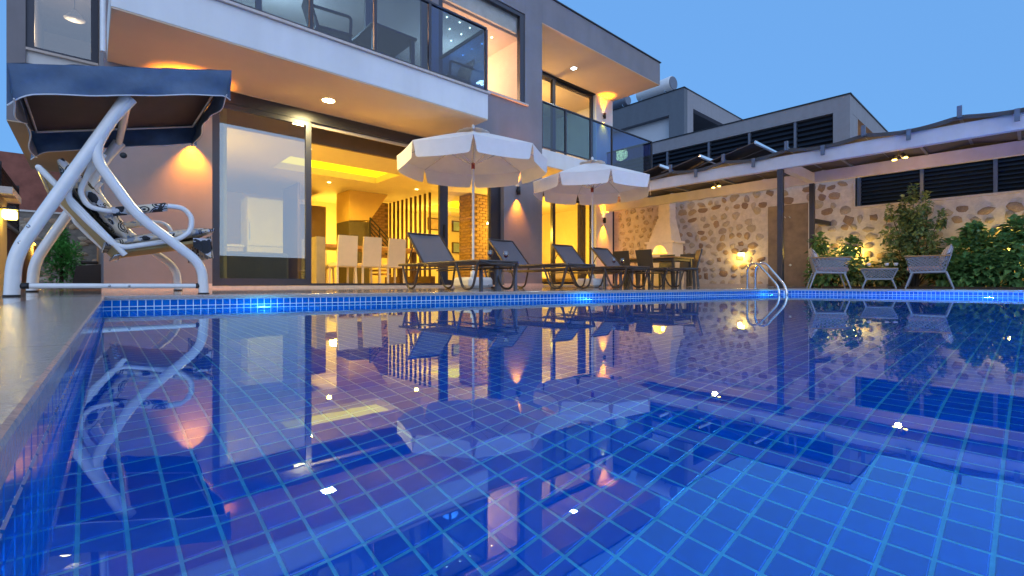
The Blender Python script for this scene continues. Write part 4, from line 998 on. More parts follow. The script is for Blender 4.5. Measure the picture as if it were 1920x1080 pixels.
for k in range(10):
    rs = random.Random(k); m = MB(); n = 9; rad = [1 + rs.uniform(-.25, .22) for _ in range(n)]
    vs = [(-.55 + rs.uniform(-.12, .12), 0, 0)]
    for i in range(n):
        a_ = 2 * math.pi * i / n; vs.append((-.42, math.cos(a_) * rad[i] * .72, math.sin(a_) * rad[i] * .72))
    for i in range(n):
        a_ = 2 * math.pi * i / n; vs.append((.3, math.cos(a_) * rad[i], math.sin(a_) * rad[i]))
    fs = [(0, 1 + (i + 1) % n, 1 + i) for i in range(n)] + [(1 + i, 1 + (i + 1) % n, 1 + n + (i + 1) % n, 1 + n + i) for i in range(n)]
    m.add(vs, fs, True); me = m.mesh('stone'); me.materials.append(STN[k % 6]); smesh.append(me)
cnt = 0; z = .12; row = 0; extra = []
while z < 2.9:
    y = -7.8 + random.uniform(0, .2)
    while y < 9.2:
        w_ = random.uniform(.07, .155); yy = y + w_; zz = z + random.uniform(-.05, .05); y += 2 * w_ + random.uniform(.0, .10)
        if (yy < ly + .2 and zz > zl - .10) or (dy0 - .12 < yy < dy1 + .12 and zz < zd + .1) or random.random() < .05 or yy > 9.15: continue
        extra.append((yy, zz, w_))
    z += .205; row += 1
extra.sort(key=lambda e: abs(e[0] - 3.2))
for k, (yy, zz, w_) in enumerate(extra[:300]):
    h_ = random.uniform(.06, .115)
    inst(random.choice(smesh), 'stone', (XW - .004, yy, zz), SWL, rot=(random.uniform(-.5, .5), 0, 0), sc=(random.uniform(.02, .05), w_ * .94, h_ * 1.02))
V = []; Fc = []
for (yy, zz, w_) in extra[300:]:
    me = random.choice(smesh); h_ = random.uniform(.065, .105); o = len(V)
    V += [(XW - .004 - SWL.location.x + v.co.x * .05, yy - SWL.location.y + v.co.y * w_ * .86, zz + v.co.z * h_) for v in me.vertices]; Fc += [[i + o for i in p.vertices] for p in me.polygons]
me = bpy.data.meshes.new('stones'); me.from_pydata(V, [], Fc); me.materials.append(STN[1]); o = bpy.data.objects.new('rubble_stones', me); COL.objects.link(o); o.parent = SWL; stuff(o)
MB().box(XW - .05, XW + .42, -8, ly, zl + .002, zl + .04).box(XW - .05, XW + .1, ly - .0, ly + .035, zl + .002, 2.94).build('wall_cap', STONESILL, SWL)
MB().box(XW - .06, XW - .002, dy1 + .01, 9.29, 0, .09).build('skirting', STONESILL, SWL)
t = thing('garden_door', 'plain grey brown door in the stone wall with two small hooks', 'door', (XW, dy0, 0))
DOORM = mat('door_greige', (.20, .15, .12), .45, .2, var=.3, scale=4)
MB().box(XW - .02, XW + .03, dy0 + .01, dy1 - .01, .02, zd - .01).build('door_leaf', DOORM, t)
kx = P(1481, 497, X=XW - .05); MB().lathe(kx, [(.02, 0), (.03, .02), (.03, .04), (0, .05)], 12, ax='x').build('knob', WPLAST, t)
for py_ in (1473, 1482): p = P(py_, 407, X=XW - .03); MB().tube(arc([p, p + Vector((-.02, 0, -.03)), p + Vector((-.04, 0.02, .02))], .01), .006, 6).build('hook', WPLAST, t)
MB().box(XW - .025, XW - .005, dy0 - .02, dy0 + .008, .02, zd + .02).build('door_frame', WMETAL, t)
# louvred fence on the wall
t = thing('louvred_fence', 'long blue black louvred screen standing on the stone wall', 'fence', (XW + .2, 0, zl))
yy = ly - .03; posts = [yy - .02, P(1727, 0, X=XW).y, P(1866, 0, X=XW).y, -1.6, -3.2, -5, -7.9]
for z in [zl + .07 + i * .085 for i in range(13)]:
    for a_, b_ in zip(posts[:-1], posts[1:]):
        MB().prism([(XW + .10, b_ + .03, z - .03), (XW + .155, b_ + .03, z + .03), (XW + .165, b_ + .03, z + .025), (XW + .11, b_ + .03, z - .035)], (0, a_ - b_ - .06, 0)).build('slat', LOUV, t)
for y in posts: MB().box(XW + .08, XW + .18, y - .03, y + .03, zl + .042, zl + 1.22).build('post', STEEL, t)
MB().box(XW + .08, XW + .18, posts[-1], posts[0], zl + 1.222, zl + 1.26).build('top_rail', STEEL, t)
MB().box(XW + .2, XW + .22, posts[-1], posts[0], zl + .042, zl + 1.22).build('backing', mat('fence_back', (.015, .02, .03), .8), t)

# wall lamps with a box lantern
def box_lamp(p, lab, e, axis='x', s=1.0, col=(1, .62, .10)):
    t = thing('garden_wall_lamp', lab, 'wall lamp', p, group='box lanterns on the garden walls')
    x, y, z = p
    MB().box(x - .05 * s, x + .05 * s, y - .075 * s, y + .075 * s, z - .045 * s, z + .045 * s, .012 * s).build('shade', emis('lantern', (1, .72, .12), 9), t)
    MB().box(x - .06 * s, x + .06 * s, y - .085 * s, y + .085 * s, z + .047 * s, z + .062 * s).box(x - .02, x + .04 * s, y - .03, y + .03, z + .062 * s, z + .085 * s).build('cap', BMETAL, t)
    lamp('POINT', 'lamp', (x - .10 * s, y, z - .06), col, e, .05, parent=t)
p = P(1390, 477, X=XW - .07); box_lamp(p, 'glowing box lamp on the stone wall left of the garden door', 7)
p = P(1600, 468, X=XW - .07); box_lamp(p, 'glowing box lamp half hidden by the leafy shrub near the left rope chair', 14)
p = P(1900, 459, X=XW - .07); box_lamp(p, 'glowing box lamp buried in the big bush at the right', 18)

# ------------------------------------------------------------------ white oven with chimney
YO = P(1243, 0, X=12.5).y
t = thing('garden_oven', 'white brick garden oven with tapered chimney against the stone wall', 'oven', (12.55, YO, 0))
OV = mat('oven_white', (.78, .68, .62), .8, var=.08, bump=.3, bscale=25)
def frustum(y, x0, x1, wb, wt, z0, z1, db=0, dt=0):
    return MB().add([(x0 - db, y - wb, z0), (x1, y - wb, z0), (x1, y + wb, z0), (x0 - db, y + wb, z0), (x0 - dt, y - wt, z1), (x1, y - wt, z1), (x1, y + wt, z1), (x0 - dt, y + wt, z1)],
                    [(0, 3, 2, 1), (4, 5, 6, 7), (0, 1, 5, 4), (1, 2, 6, 5), (2, 3, 7, 6), (3, 0, 4, 7)])
h0 = .42
# body with an arched mouth
n = 12; yo = YO; x0_ = 12.30; arch = [(x0_, yo + .20 * math.cos(math.pi * i / n), 1.0 + .20 * math.sin(math.pi * i / n) + .0) for i in range(n + 1)]
body = MB(); outer = [(x0_, yo + h0, .85), (x0_, yo + h0, 1.26), (x0_, yo - h0, 1.26), (x0_, yo - h0, .85)]
ringo = [(x0_, yo + h0, 1.0)] + [(x0_, yo + h0 * math.cos(math.pi * i / n), 1.26) for i in range(1, n)] + [(x0_, yo - h0, 1.0)]
body.add(arch + ringo, [(i, i + 1, n + 2 + i, n + 1 + i) for i in range(n)])
body.box(x0_ + .001, 12.9, yo - h0, yo - .24, .9, 1.26).box(x0_ + .001, 12.9, yo + .24, yo + h0, .9, 1.26).box(x0_ + .001, 12.9, yo - .24, yo + .24, 1.22, 1.26).box(12.7, 12.9, yo - .24, yo + .24, .9, 1.22)
body.box(x0_ - .04, 12.9, yo - h0 - .03, yo + h0 + .03, .0, .94)
body.build('body', OV, t)
frustum(yo, 12.28, 12.9, h0 + .06, h0 + .06, 1.262, 1.33).build('mantel', OV, t)
for k in range(8):
    z0 = 1.332 + k * .085; u = k / 8; wv = .36 - .17 * u
    frustum(yo, 12.34 + .20 * u, 12.9, wv, wv - .015, z0, z0 + .081).build('course', OV, t)
for k in range(14):
    z0 = 2.014 + k * .085; frustum(yo, 12.56, 12.9, .19 if k % 2 else .18, .18, z0, z0 + .081).build('course', OV, t)
MB().box(12.32, 12.68, yo - .22, yo + .22, .945, .965).build('oven_floor', emis('fire_glow', (1, .55, .03), .7), t)
lamp('POINT', 'fire', (12.5, yo, 1.06), (1, .5, .05), 6, .05, parent=t)

# ------------------------------------------------------------------ pergola
X1, X2, ZP = 10.36, 12.38, 2.40
PG = thing('pergola', 'pergola with long pale beams, dark posts and a wavy brown awning', 'pergola', (11.3, 3.4, 0))
MB().box(X1 - .06, X1 + .06, -3, 8.2, ZP, ZP + .25, .006).build('beam', BEAMW, PG)
MB().box(X2 - .06, X2 + .06, -3, 9.2, ZP, ZP + .25, .006).build('beam', BEAMW, PG)
MB().box(X1 + .062, X2 - .062, 3.34, 3.48, ZP + .01, ZP + .22, .006).build('cross_beam', BEAMW, PG)
MB().box(X1 + .062, X2 - .062, -2.6, -2.46, ZP + .01, ZP + .22, .006).build('cross_beam', BEAMW, PG)
for x in (X1, X2):
    for y in (3.41, -2.53): MB().box(x - .05, x + .05, y - .05, y + .05, 0.0, ZP - .002, .004).build('post', FRAME, PG)
MB().tube([(X1, 3.41, ZP + .1), (XW, 3.41, ZP + .1)], .001).build('tie', FRAME, PG) if False else None
MB().bar((X2, 3.41, 1.55), (XW, 3.2, 1.50), .07, .10).build('bracket', FRAME, PG)
PT = .62
pur = [7.6 - i * PT for i in range(17)]
def zf(y):
    base = ZP + .24
    k = (7.6 - y) / PT
    return base + .075 * abs(math.sin(math.pi * k / 2))
for i, y in enumerate(pur):
    z = zf(y) + (.03 if i % 2 else 0)
    MB().box(X1 - .12, X2 + .15, y - .022, y + .022, z - .0, z + .05).build('purlin', STEEL, PG)
    MB().box(X1 - .17, X1 - .12, y - .03, y + .03, z - (.02 if i % 2 else .13), z + (.16 if i % 2 else .05)).build('bracket', STEEL, PG)
# fabric wave
def sheet(y0, y1, f0, xa, xb, n=60, th=.012):
    m = MB(); vs = []
    for k in (0, 1):
        for i in range(n + 1):
            y = y0 + (y1 - y0) * i / n
            for x in (xa, xb): vs.append((x, y, f0(y) + k * th))
    K = 2 * (n + 1); fs = []
    for i in range(n): fs += [(2 * i, 2 * i + 1, 2 * i + 3, 2 * i + 2), (K + 2 * i, K + 2 * i + 2, K + 2 * i + 3, K + 2 * i + 1), (2 * i, 2 * i + 2, K + 2 * i + 2, K + 2 * i), (2 * i + 1, K + 2 * i + 1, K + 2 * i + 3, 2 * i + 3)]
    return m.add(vs, fs, False)
wav = lambda y: zf(y) + .035 - .03 * abs(math.sin(math.pi * (7.6 - y) / PT))
for xa, xb in ((X1 - .10, X1 + .52), (X1 + .56, X1 + 1.22), (X1 + 1.26, X2 + .12)):
    sheet(-2.9, 7.7, wav, xa, xb, 150).build('awning_strip', AWN, PG)
for x_ in (X1 - .11, X2 + .13):
    m = MB()
    ysn = [-2.9 + 10.6 * i / 76 for i in range(77)]
    for a_, b_ in zip(ysn[:-1], ysn[1:]): m.bar((x_, a_, wav(a_) - .012), (x_, b_ + .001, wav(b_) - .012), .012, .065)
    m.build('awning_edge', AWN, PG)
# folded, raised panels at the house end
for (yp, zp, yv) in ((3.86, 3.02, 5.02), (5.05, 2.98, 6.0), (6.05, 2.95, 6.9)):
    for s_, (xa, xb) in enumerate(((X1 - .12, X1 + .50), (X1 + .53, X1 + 1.15), (X1 + 1.18, X2 + .1))):
        MB().prism([(xa, yp, zp), (xa, yv, ZP + .36), (xa, yv, ZP + .375), (xa, yp, zp + .015)], (xb - xa, 0, 0)).build('folded_panel', mat('awning_lit', (.11, .085, .078), .7, var=.12), PG)  # lighter copy of the awning brown, so the undersides look lit
    MB().box(X1 - .14, X2 + .15, yp - .03, yp + .002, zp - .03, zp + .03).build('purlin', CHROME, PG)
    for x_ in (X1 - .10, X1 + .8): MB().bar((x_, yp, zp - .02), (x_, yp - .42, ZP + .30), .02, .03).build('strut', STEEL, PG)
def spot(px, py, lab):
    p = P(px, py, X=X1 + .85); t = thing('pergola_spot', lab, 'spotlight', p, group='twin spotlights under the awning')
    for dx in (-.06, .06):
        a_ = Vector((p.x + dx * .6, p.y + dx, p.z)); d = Vector((-.02, -.02 + dx * .4, -.06))
        MB().tube([a_ - d * .2, a_ + d], [.038, .045], 14).build('housing', BMETAL, t)
        MB().lathe(a_ + d * 1.02, [(0, -.02), (.036, -.012), (.036, .004), (0, .006)], 14).build('bulb', emis('spot_bulb', (1, .6, .10), 8), t)
    MB().tube([p, p + Vector((0, 0, .16))], .012, 6).build('stem', BMETAL, t)
    lamp('POINT', 'lamp', (p.x - .05, p.y, p.z - .12), (1, .55, .18), 11, .05, parent=t)
spot(1342, 346, 'twin spotlight under the awning nearer the villa'); spot(1685, 292, 'twin spotlight under the awning at the right end')

# ------------------------------------------------------------------ pool ladder
t = thing('pool_ladder', 'pair of shiny steel grab rails bending into the corner of the pool', 'pool ladder', (8.3, 3.3, 0))
def rail(dx):
    A0 = P(1401, 541, z=.012); A0 = Vector((8.05, 3.50, .0)); 
    base = P(1401 + dx * 15, 541, D=8.15 + dx * -.15); base.z = .012
    end = P(1461 + dx * 14, 541, D=7.45 + dx * -.1); end.z = .012
    d = (end - base)
    pts = [base, base + Vector((0, 0, .34)), base + d * .12 + Vector((0, 0, .43)), base + d * .36 + Vector((0, 0, .42)), end + Vector((0, 0, .03)), end + Vector((0, 0, -.40))]
    MB().tube(arc(pts, .12, 8), .0195, 12).build('rail', CHROME, t)
    MB().lathe(base, [(.04, 0), (.04, .008), (.02, .012), (0, .012)], 14).build('flange', CHROME, t)
    return end
e0, e1 = rail(0), rail(1)
for k in range(2): MB().bar(e0 + Vector((0, 0, -.18 - k * .15)), e1 + Vector((0, 0, -.18 - k * .15)), .06, .02).build('step', CHROME, t)

# ------------------------------------------------------------------ rope chairs and coffee table
def woven(t, quad, n=9, r_=.006):
    """diamond lattice in a quad"""
    a, b, c, d = [Vector(q) for q in quad]; f = lambda u, v: a.lerp(b, u).lerp(d.lerp(c, u), v); m = MB()
    for k in range(-n, n + 1):
        for s_ in (1, -1):
            pts = []
            for i in range(13):
                v = i / 12; u = (k / n) + s_ * v * .55 + (.0 if s_ == 1 else .55)
                if 0 <= u <= 1: pts.append(f(u, v))
            if len(pts) > 1: m.tube(pts, r_, 4, cap=False)
    m.tube([a, b, c, d], .016, 8, closed=True)
    return m.build('woven_panel', ROPE, t)
def zig_mat():
    m = mat('zigzag_cushion', (.6, .6, .62), .85, var=0); n = m.node_tree; b = n.nodes['Principled BSDF']; tc = n.nodes.new('ShaderNodeTexCoord')
    mp = n.nodes.new('ShaderNodeMapping'); mp.inputs['Rotation'].default_value = (.3, .6, .8); n.links.new(tc.outputs['Object'], mp.inputs[0])
    v = n.nodes.new('ShaderNodeTexBrick'); v.inputs['Scale'].default_value = 14; v.inputs['Color1'].default_value = (.62, .60, .64, 1); v.inputs['Color2'].default_value = (.70, .69, .74, 1); v.inputs['Mortar'].default_value = (.10, .11, .18, 1); v.inputs['Mortar Size'].default_value = .045
    n.links.new(mp.outputs[0], v.inputs[0]); n.links.new(v.outputs[0], b.inputs['Base Color']); return m
ZIG = zig_mat()
def rope_chair():
    t = thing('rope_armchair', '', 'armchair', (0, 0, 0), local=True)     # faces +y
    for sx in (-1, 1):
        x = sx * .33
        woven(t, [(x, .34, .58), (x, -.30, .62), (x * .93, -.22, .32), (x * .93, .26, .30)])
        MB().box(x - .025, x + .025, -.30, .36, .60, .625, .006).build('armrest', WOOD, t)
        for sy in (-1, 1): MB().tube([(x * .93, sy * .24, .31), (x * 1.05, sy * .34, 0)], [.018, .013], 8).build('leg', ROPE, t)
    woven(t, [(-.33, -.30, .62), (.33, -.30, .62), (.30, -.22, .32), (-.30, -.22, .32)])
    MB().tube([(-.31, -.24, .31), (.31, -.24, .31), (.31, .27, .30), (-.31, .27, .30)], .016, 8, closed=True).build('seat_frame', ROPE, t)
    MB().box(-.29, .29, -.20, .32, .325, .42, .03).build('seat_cushion', PINKC, t)
    m = MB(); vs = []; N_ = 8
    for k in (0, 1):
        for i in range(N_ + 1):
            for j in range(N_ + 1):
                u, v = i / N_, j / N_; e = (math.sin(u * math.pi) * math.sin(v * math.pi)) ** .45; s_ = (1 if k else -1) * .075 * e
                vs.append((-.27 + .54 * u, -.17 + s_ - .14 * v, .43 + .40 * v))
    K = (N_ + 1) ** 2; fq = [(i * (N_ + 1) + j, i * (N_ + 1) + j + 1, (i + 1) * (N_ + 1) + j + 1, (i + 1) * (N_ + 1) + j) for i in range(N_) for j in range(N_)]
    m.add(vs, fq + [tuple(K + q for q in reversed(f)) for f in fq], True); m.build('back_cushion', ZIG, t)
    return t
c1 = rope_chair(); p = P(1552, 0, D=9.4); c1.location = (p.x, p.y, .012); c1.rotation_euler = (0, 0, R(-160)); c1.scale = (.97,) * 3; c1['label'] = 'grey rope armchair by the pergola post with zigzag cushion'; c1['group'] = 'grey rope armchairs'
p = P(1742, 0, D=8.6); dup(c1, (p.x, p.y, .012), R(6), 'grey rope armchair in front of the big right bush', 'grey rope armchairs', .95)
p = P(1648, 0, D=9.0); t = thing('coffee_table', 'small grey rope sided coffee table between the two rope armchairs', 'table', (p.x, p.y, .012), local=True); t.rotation_euler = (0, 0, R(-80)); t.scale = (.9,) * 3
for sy in (-1, 1): woven(t, [(-.30, sy * .24, .40), (.30, sy * .24, .40), (.22, sy * .20, .19), (-.22, sy * .20, .19)], 8)
for sx in (-1, 1): woven(t, [(sx * .30, -.24, .40), (sx * .30, .24, .40), (sx * .22, .20, .19), (sx * .22, -.20, .19)], 7)
for k in range(5): MB().box(-.31 + k * .125, -.195 + k * .125, -.25, .25, .405, .425, .003).build('top_plank', WOOD, t)
for sx in (-1, 1):
    for sy in (-1, 1): MB().tube([(sx * .21, sy * .19, .20), (sx * .28, sy * .25, 0)], [.016, .012], 8).build('leg', ROPE, t)
for k, (dx, dy, lab) in enumerate(((-.12, .1, 'white cup at the left edge of the coffee table'), (.10, -.05, 'white cup in the middle of the coffee table'), (.2, -.16, 'white cup at the right edge of the coffee table'))):
    q = Vector((p.x + dx * .8 + .0, p.y - dx * .9 + dy * .3, .438)); tag(MB().lathe(q, [(.028, 0), (.036, .055), (.032, .055), (.024, .006), (0, .006)], 14).build('cup', WPLAST), lab, 'cup', 'white cups')

# ------------------------------------------------------------------ plants
def leaf_cloud(name, t, centers, n, size, m_, seed=1, droop=.3, long=2.6):
    """leaves of 4 faces each, clustered round shoots"""
    rs = random.Random(seed); V = []; Fc = []
    for _ in range(n):
        c_, r_ = rs.choice(centers); a_ = rs.uniform(0, 2 * math.pi); b_ = math.acos(rs.uniform(-1, 1)); rr = (rs.random() ** .45)
        o = Vector((math.cos(a_) * math.sin(b_), math.sin(a_) * math.sin(b_), math.cos(b_)))
        p = Vector(c_) + Vector((o.x * r_[0], o.y * r_[1], o.z * r_[2])) * rr
        d = (o + Vector((rs.uniform(-.5, .5), rs.uniform(-.5, .5), rs.uniform(-.4, .7)))).normalized(); s_ = size * rs.uniform(.6, 1.25)
        u = d.cross(Vector((rs.uniform(-.4, .4), rs.uniform(-.4, .4), 1))).normalized() * s_ / long; nn = u.cross(d).normalized() * s_ * .10
        b0 = len(V); V += [p, p + d * s_ * .4 + u + nn, p + d * s_ * .4 - u + nn, p + d * s_ * .4, p + d * s_ * .95 + Vector((0, 0, -s_ * droop))]
        V += []; Fc += [(b0, b0 + 1, b0 + 3), (b0, b0 + 3, b0 + 2), (b0 + 1, b0 + 4, b0 + 3), (b0 + 3, b0 + 4, b0 + 2)]
    off = Vector(t['wp']); me = bpy.data.meshes.new(name); me.from_pydata([tuple(v - off) for v in V], [], Fc); me.materials.append(m_)
    o = bpy.data.objects.new(name, me); COL.objects.link(o); o.parent = t; stuff(o); return o
def shrub(lab, base, shoots, n, size, m_, seed, cat='shrub', grp='leafy shrubs along the stone wall'):
    t = thing('shrub', lab, cat, base, group=grp); cen = []; rs = random.Random(seed)
    for (dx, dy, h, r_, hz) in shoots:
        tip = Vector(base) + Vector((dx, dy, h)); mid = Vector(base) + Vector((dx * .4, dy * .4, h * .5))
        MB().tube([Vector(base) + Vector((dx * .12, dy * .12, 0)), mid, tip], [.016, .011, .004], 6).build('stem', BARK, t)
        cen.append((tip - Vector((0, 0, hz * .35)), (r_, r_, hz)))
    leaf_cloud('foliage', t, cen, n, size, m_, seed); return t
XB = 12.35
def at(px): return P(px, 0, X=XB)
b = at(1562); shrub('glossy green shrub between the pergola post and the left rope chair', (b.x, b.y, .03), [(-.1, .25, 1.08, .16, .2), (-.1, -.35, .95, .16, .2), (-.1, .2, .8, .25, .3), (0, 0, .62, .28, .3), (-.1, -.3, .60, .25, .25), (-.2, .1, .42, .3, .3), (0, -.5, .45, .25, .25), (.0, .3, .4, .25, .3)], 1200, .12, LEAF, 3)
b = at(1625); shrub('low spreading shrub with dark leaves behind the coffee table', (b.x, b.y, .03), [(-.2, .1, .35, .3, .25), (0, -.25, .4, .3, .28), (-.1, .3, .42, .25, .25), (-.2, -.4, .3, .3, .22)], 750, .10, LEAF2, 4)
b = at(1712); rs_ = random.Random(21); sh_ = [(0, 0, 1.98, .06, .22), (-.02, -.2, 1.78, .07, .22), (0, .38, 1.62, .05, .2), (-.05, .12, 1.72, .08, .22), (0, -.42, 1.40, .06, .2)]
for k in range(34):
    h_ = .25 + 1.35 * (k / 34); wd = .52 * (1 - (h_ / 1.95) ** 1.6) + .06
    sh_.append((rs_.uniform(-.30, .05) * (1.2 - h_ / 2), rs_.uniform(-wd, wd), h_, rs_.uniform(.08, .17), rs_.uniform(.12, .24)))
shrub('tall slender leafy bay shrub rising to the louvred screen', (b.x, b.y, .03), sh_, 4000, .085, LEAF2, 5)
b = at(1838); shrub('broad dark green shrub behind the right rope chair', (b.x, b.y, .03), [(0, .1, 1.08, .12, .18), (-.1, .0, .85, .3, .3), (-.15, .3, .7, .28, .35), (-.15, -.3, .8, .3, .35), (-.3, .1, .4, .35, .35), (-.3, -.35, .45, .35, .35), (-.25, .4, .4, .3, .3)], 1900, .14, LEAF, 6)
b = at(1905); shrub('broad dark green shrub at the right edge, lit yellow from inside', (b.x - .1, b.y, .03), [(0, 0, 1.10, .14, .2), (-.05, -.2, .85, .3, .3), (-.15, .2, .75, .3, .35), (-.25, -.1, .5, .4, .4), (-.25, -.5, .6, .35, .4), (-.2, .35, .45, .3, .3)], 1500, .13, LEAF, 8)
b = at(1990); shrub('broad shrub just outside the right edge', (b.x, b.y - .2, .03), [(0, 0, .95, .25, .3), (-.1, -.3, .8, .35, .35), (-.2, .2, .5, .4, .4)], 700, .13, LEAF, 9)

# ------------------------------------------------------------------ left garden
YY = 11.0
t = thing('conifer_bush', 'small bright green conifer bush behind the swing legs', 'bush', (P(115, 0, Y=10.5).x, 10.5, .02)); bx = t.location.x
MB().tube([(bx, 10.5, .02), (bx, 10.5, .6)], [.03, .015], 7).build('trunk', BARK, t)
leaf_cloud('foliage', t, [((bx, 10.5, .35), (.26, .26, .35)), ((bx - .06, 10.5, .6), (.18, .18, .3)), ((bx + .1, 10.5, .5), (.18, .18, .3)), ((bx - .02, 10.5, .85), (.09, .09, .2))], 2600, .07, LEAF3, 11, droop=0, long=5)
t = thing('covered_grill', 'dark covered barbecue behind the swing', 'barbecue', (P(168, 0, Y=9.6).x, 9.6, .03)); gx = t.location.x
MB().add([(gx - .20, 9.45, .03), (gx + .20, 9.45, .03), (gx + .20, 9.8, .03), (gx - .20, 9.8, .03), (gx - .15, 9.5, .36), (gx + .17, 9.5, .40), (gx + .17, 9.75, .40), (gx - .15, 9.75, .36)], [(0, 1, 5, 4), (1, 2, 6, 5), (2, 3, 7, 6), (3, 0, 4, 7), (4, 5, 6, 7)]).build('cover', mat('grill_cover', (.035, .018, .012), .6), t)
MB().box(gx - .1, gx + .1, 9.52, 9.7, .40, .44, .01).build('lid', mat('grill_lid', (.03, .02, .015), .5), t)
yw = 18.0; zw = P(60, 398, Y=yw).z; zw2 = P(60, 288, Y=yw).z
t = thing('retaining_wall', 'rough grey stone retaining wall in the left garden', 'wall', (-1, yw, 0))
MB().box(-6, 3, yw, yw + .5, -.2, zw).build('mortar_face', mat('grey_mortar', (.22, .20, .18), .95, var=.3, scale=6, bump=.8), t)
for k in range(110):
    yv = random.uniform(-3.2, .4); zz = random.uniform(.1, zw - .08)
    o = inst(random.choice(smesh), 'stone', (yv, yw - .004, zz), t, rot=(0, 0, R(90)), sc=(.06, random.uniform(.1, .18), random.uniform(.06, .11)))
MB().box(-6, 3, yw - .04, yw + .5, zw + .002, zw + .05).build('wall_cap', WHITEP, t)
t = thing('garden_fence_wall', 'tall red brown plastered boundary wall above the retaining wall', 'wall', (-1, yw + .3, zw))
MB().box(-6, 3, yw + .2, yw + .45, zw + .052, zw2).build('panel', RUST, t)
xl = -.85
t = thing('low_garden_wall', 'low red brown garden wall running back from the swing', 'wall', (xl, 11, 0))
MB().box(xl - .3, xl, 8.2, 15, 0, .88).build('body', RUST, t); MB().box(xl - .33, xl + .03, 8.2, 15, .882, .92).build('cap', STONESILL, t)
t = thing('louvred_gate', 'dark slatted screen standing behind the low garden wall', 'fence', (xl - .4, 13, .9))
for k in range(15): MB().box(xl - .44, xl - .40, 10.3, 16, .95 + k * .095, 1.015 + k * .095).build('slat', DWOOD, t)
for y in (10.3, 13, 16): MB().box(xl - .46, xl - .38, y - .03, y + .03, .0, 2.4).build('post', BMETAL, t)
pp = P(14, 392, Y=6.9)
t = thing('gate_pillar', 'yellow lit plaster pillar with overhanging cap at the left edge', 'pillar', (-1.0, 7.0, 0))
MB().box(-1.3, -.66, 6.8, 7.4, 0, .98).build('shaft', mat('yellow_plaster', (.50, .38, .18), .85, var=.1), t)
MB().box(-1.36, -.56, 6.7, 7.5, .982, 1.05).build('cap', STONESILL, t)
box_lamp(Vector((-.60, 6.95, .80)), 'glowing box lantern on the yellow pillar at the left edge', 14)
box_lamp(P(85, 461, Y=13.5), 'small glowing lantern beyond the conifer bush', 8)

# ------------------------------------------------------------------ neighbouring houses
t = thing('neighbour_house', 'grey flat roofed neighbour house with long louvred windows under its eaves', 'house', (18, 4, 0))
XN = 18.0; k1 = P(1593.7, 176.2, X=XN); zt_ = k1.z; zf_ = P(1561.9, 211.9, X=XN).z; yl = P(1561.9, 0, X=XN).y; yr_ = k1.y
MB().box(XN, XN + .3, yr_, 30, zf_, zt_).box(XN, XN + .3, yr_, yl, 0, zf_ - .001).build('wall', LGREY, t)
MB().box(XN + .3, 30, yr_ + .0, 30, zt_ - .55, zt_).build('roof', LGREY, t)
MB().box(XN - .03, XN + .1, yr_ - .03, 30, zt_ + .002, zt_ + .04).box(XN, 30, yr_ - .03, yr_ + .1, zt_ + .002, zt_ + .04).build('roof_flashing', BMETAL, t)
MB().box(XN + .302, 19.0, yr_, yr_ + .3, 0, zt_ - .56).box(26, 27, yr_, yr_ + .3, 0, zt_ - .56).box(19, 26, yr_ + 3, yr_ + 3.2, 0, zt_ - .56).build('wall', LGREY, t)
MB().box(18.3, 29, yr_ + .3, 20, zt_ - 3.4, zt_ - 3.2).build('floor_slab', LGREY, t)
MB().box(XN + .2, XN + .25, yl, 30, 0, zf_).build('louvre_backing', mat('fence_back', (.015, .02, .03), .8), t)
n_ = 0
ys_ = [yl, P(1490, 0, X=XN).y, P(1404, 0, X=XN).y, P(1328, 0, X=XN).y, P(1250, 0, X=XN).y, 15.5, 19]
for a_, b_ in zip(ys_[:-1], ys_[1:]):
    for k in range(12):
        z = zf_ - .12 - k * .17
        MB().prism([(XN + .05, a_ + .03, z - .06), (XN + .15, a_ + .03, z + .05), (XN + .17, a_ + .03, z + .04), (XN + .07, a_ + .03, z - .07)], (0, b_ - a_ - .06, 0)).build('slat', LOUV, t)
    MB().box(XN + .03, XN + .18, b_ - .04, b_ + .04, zf_ - 2.2, zf_ - .002).build('post', STEEL, t)
for x in (20.2, 22.6):
    MB().lathe((x, yr_ + 1.2, zt_ - .57), [(0, -.02), (.09, -.02), (.09, 0), (0, 0)], 14).build('ceiling_lamp', emis('neigh_lamp', (1, .6, .12), 12), t)
    lamp('POINT', 'lamp', (x, yr_ + 1.2, zt_ - .8), (1, .5, .12), 25, .1, parent=t)
X2N = 20.0; k2 = P(1282.7, 164, X=X2N)
t = thing('neighbour_house', 'dark grey house with white recessed wall and solar tanks on its roof', 'house', (21, k2.y, 0))
zr2 = k2.z
MB().box(X2N, X2N + .3, k2.y, k2.y + .75, 0, zr2).box(X2N, X2N + .3, k2.y + .75, 40, zr2 - 1.05, zr2).build('wall', DGREY, t)
MB().box(X2N + .32, X2N + .5, k2.y + .75, 40, 0, zr2 - 1.05).build('wall', mat('pale_blue_wall', (.50, .52, .56), .8, var=.03), t)
MB().box(X2N + .22, X2N + .32, k2.y + 5.3, k2.y + 5.45, 0, zr2 - 1.0).build('drain_pipe', WMETAL, t)
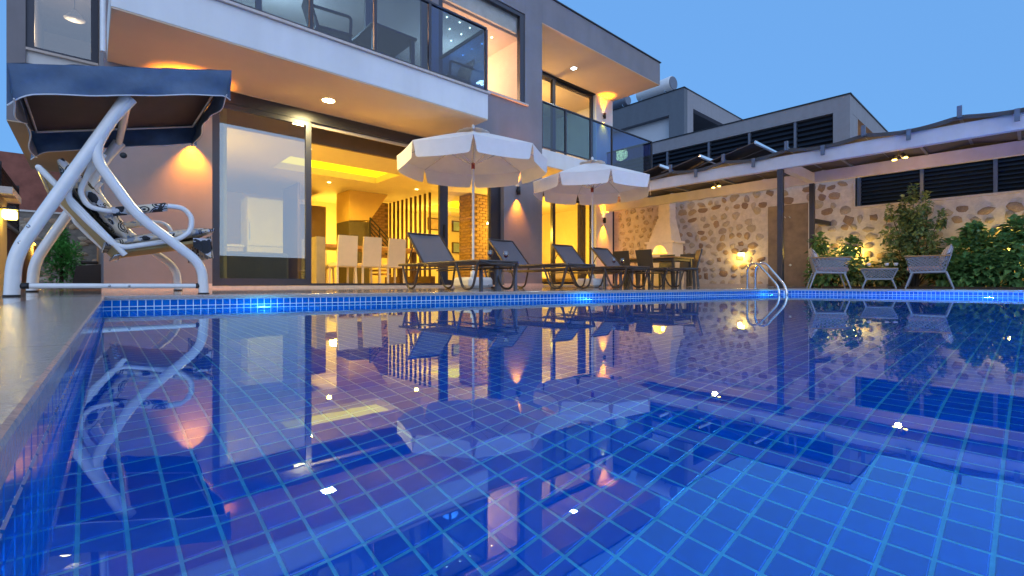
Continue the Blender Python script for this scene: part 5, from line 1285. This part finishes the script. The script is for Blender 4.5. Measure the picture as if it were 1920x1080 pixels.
MB().box(X2N + .302, 30, k2.y, k2.y + .25, zr2 - .75, zr2).box(X2N + .302, X2N + .85, k2.y, k2.y + .25, 0, zr2 - .751).box(28.5, 30, k2.y, k2.y + .25, 0, zr2 - .751).build('wall', LGREY, t)
MB().box(X2N + .302, 30, k2.y + .252, 40, zr2 - .3, zr2 - .002).build('roof', DGREY, t)
MB().box(X2N + .5, 30, k2.y + 2.2, k2.y + 2.4, 0, zr2 - .3).build('recess_wall', mat('dark_recess', (.04, .042, .05), .8), t)
MB().box(X2N - .03, X2N + .1, k2.y - .03, 40, zr2 + .002, zr2 + .04).box(X2N, 30, k2.y - .03, k2.y + .1, zr2 + .002, zr2 + .04).build('roof_flashing', BMETAL, t)
for (px, py, D_, r_, L_, lab) in ((1262, 156, 23.0, .36, 2.0, 'long white solar water tank on the roof beyond the villa'), (1177, 188, 27.5, .30, 1.2, 'smaller dark solar water tank behind the long white one')):
    p = P(px, py, D=D_)
    tt = thing('solar_tank', lab, 'water tank', p, group='solar water tanks')
    dv = Vector((.10, .99, -.0)).normalized(); a0 = p; b0 = p + dv * L_
    MB().tube([a0, a0 + dv * .04, b0 - dv * .04, b0], [r_ * .93, r_, r_, r_ * .93], 24).build('tank', WMETAL if r_ > .33 else STEEL, tt)
    MB().tube([a0 - dv * .03, a0 - dv * .002], [r_ * .88, r_ * .9], 24).build('end_cap', STEEL, tt)
    for u in (.15, .85):
        q = a0.lerp(b0, u); MB().bar(q + Vector((-.2, 0, -r_)), q + Vector((-.25, 0, -r_ - .6)), .04, .04).bar(q + Vector((.2, 0, -r_)), q + Vector((.25, 0, -r_ - .6)), .04, .04).bar(q + Vector((-.3, 0, -r_ - .0)), q + Vector((.3, 0, -r_ - .0)), .04, .04).build('stand', CHROME, tt)

# low wall and hedge across the garden behind the camera (seen only mirrored in the glass)
t = thing('boundary_wall', 'low dark boundary wall across the garden behind the viewpoint', 'wall', (3, -12, 0))
MB().box(-12, 20, -12.3, -12, -.2, 1.5).build('body', DGREY, t)

for o in bpy.data.objects:
    if 'wp' in o: del o['wp']
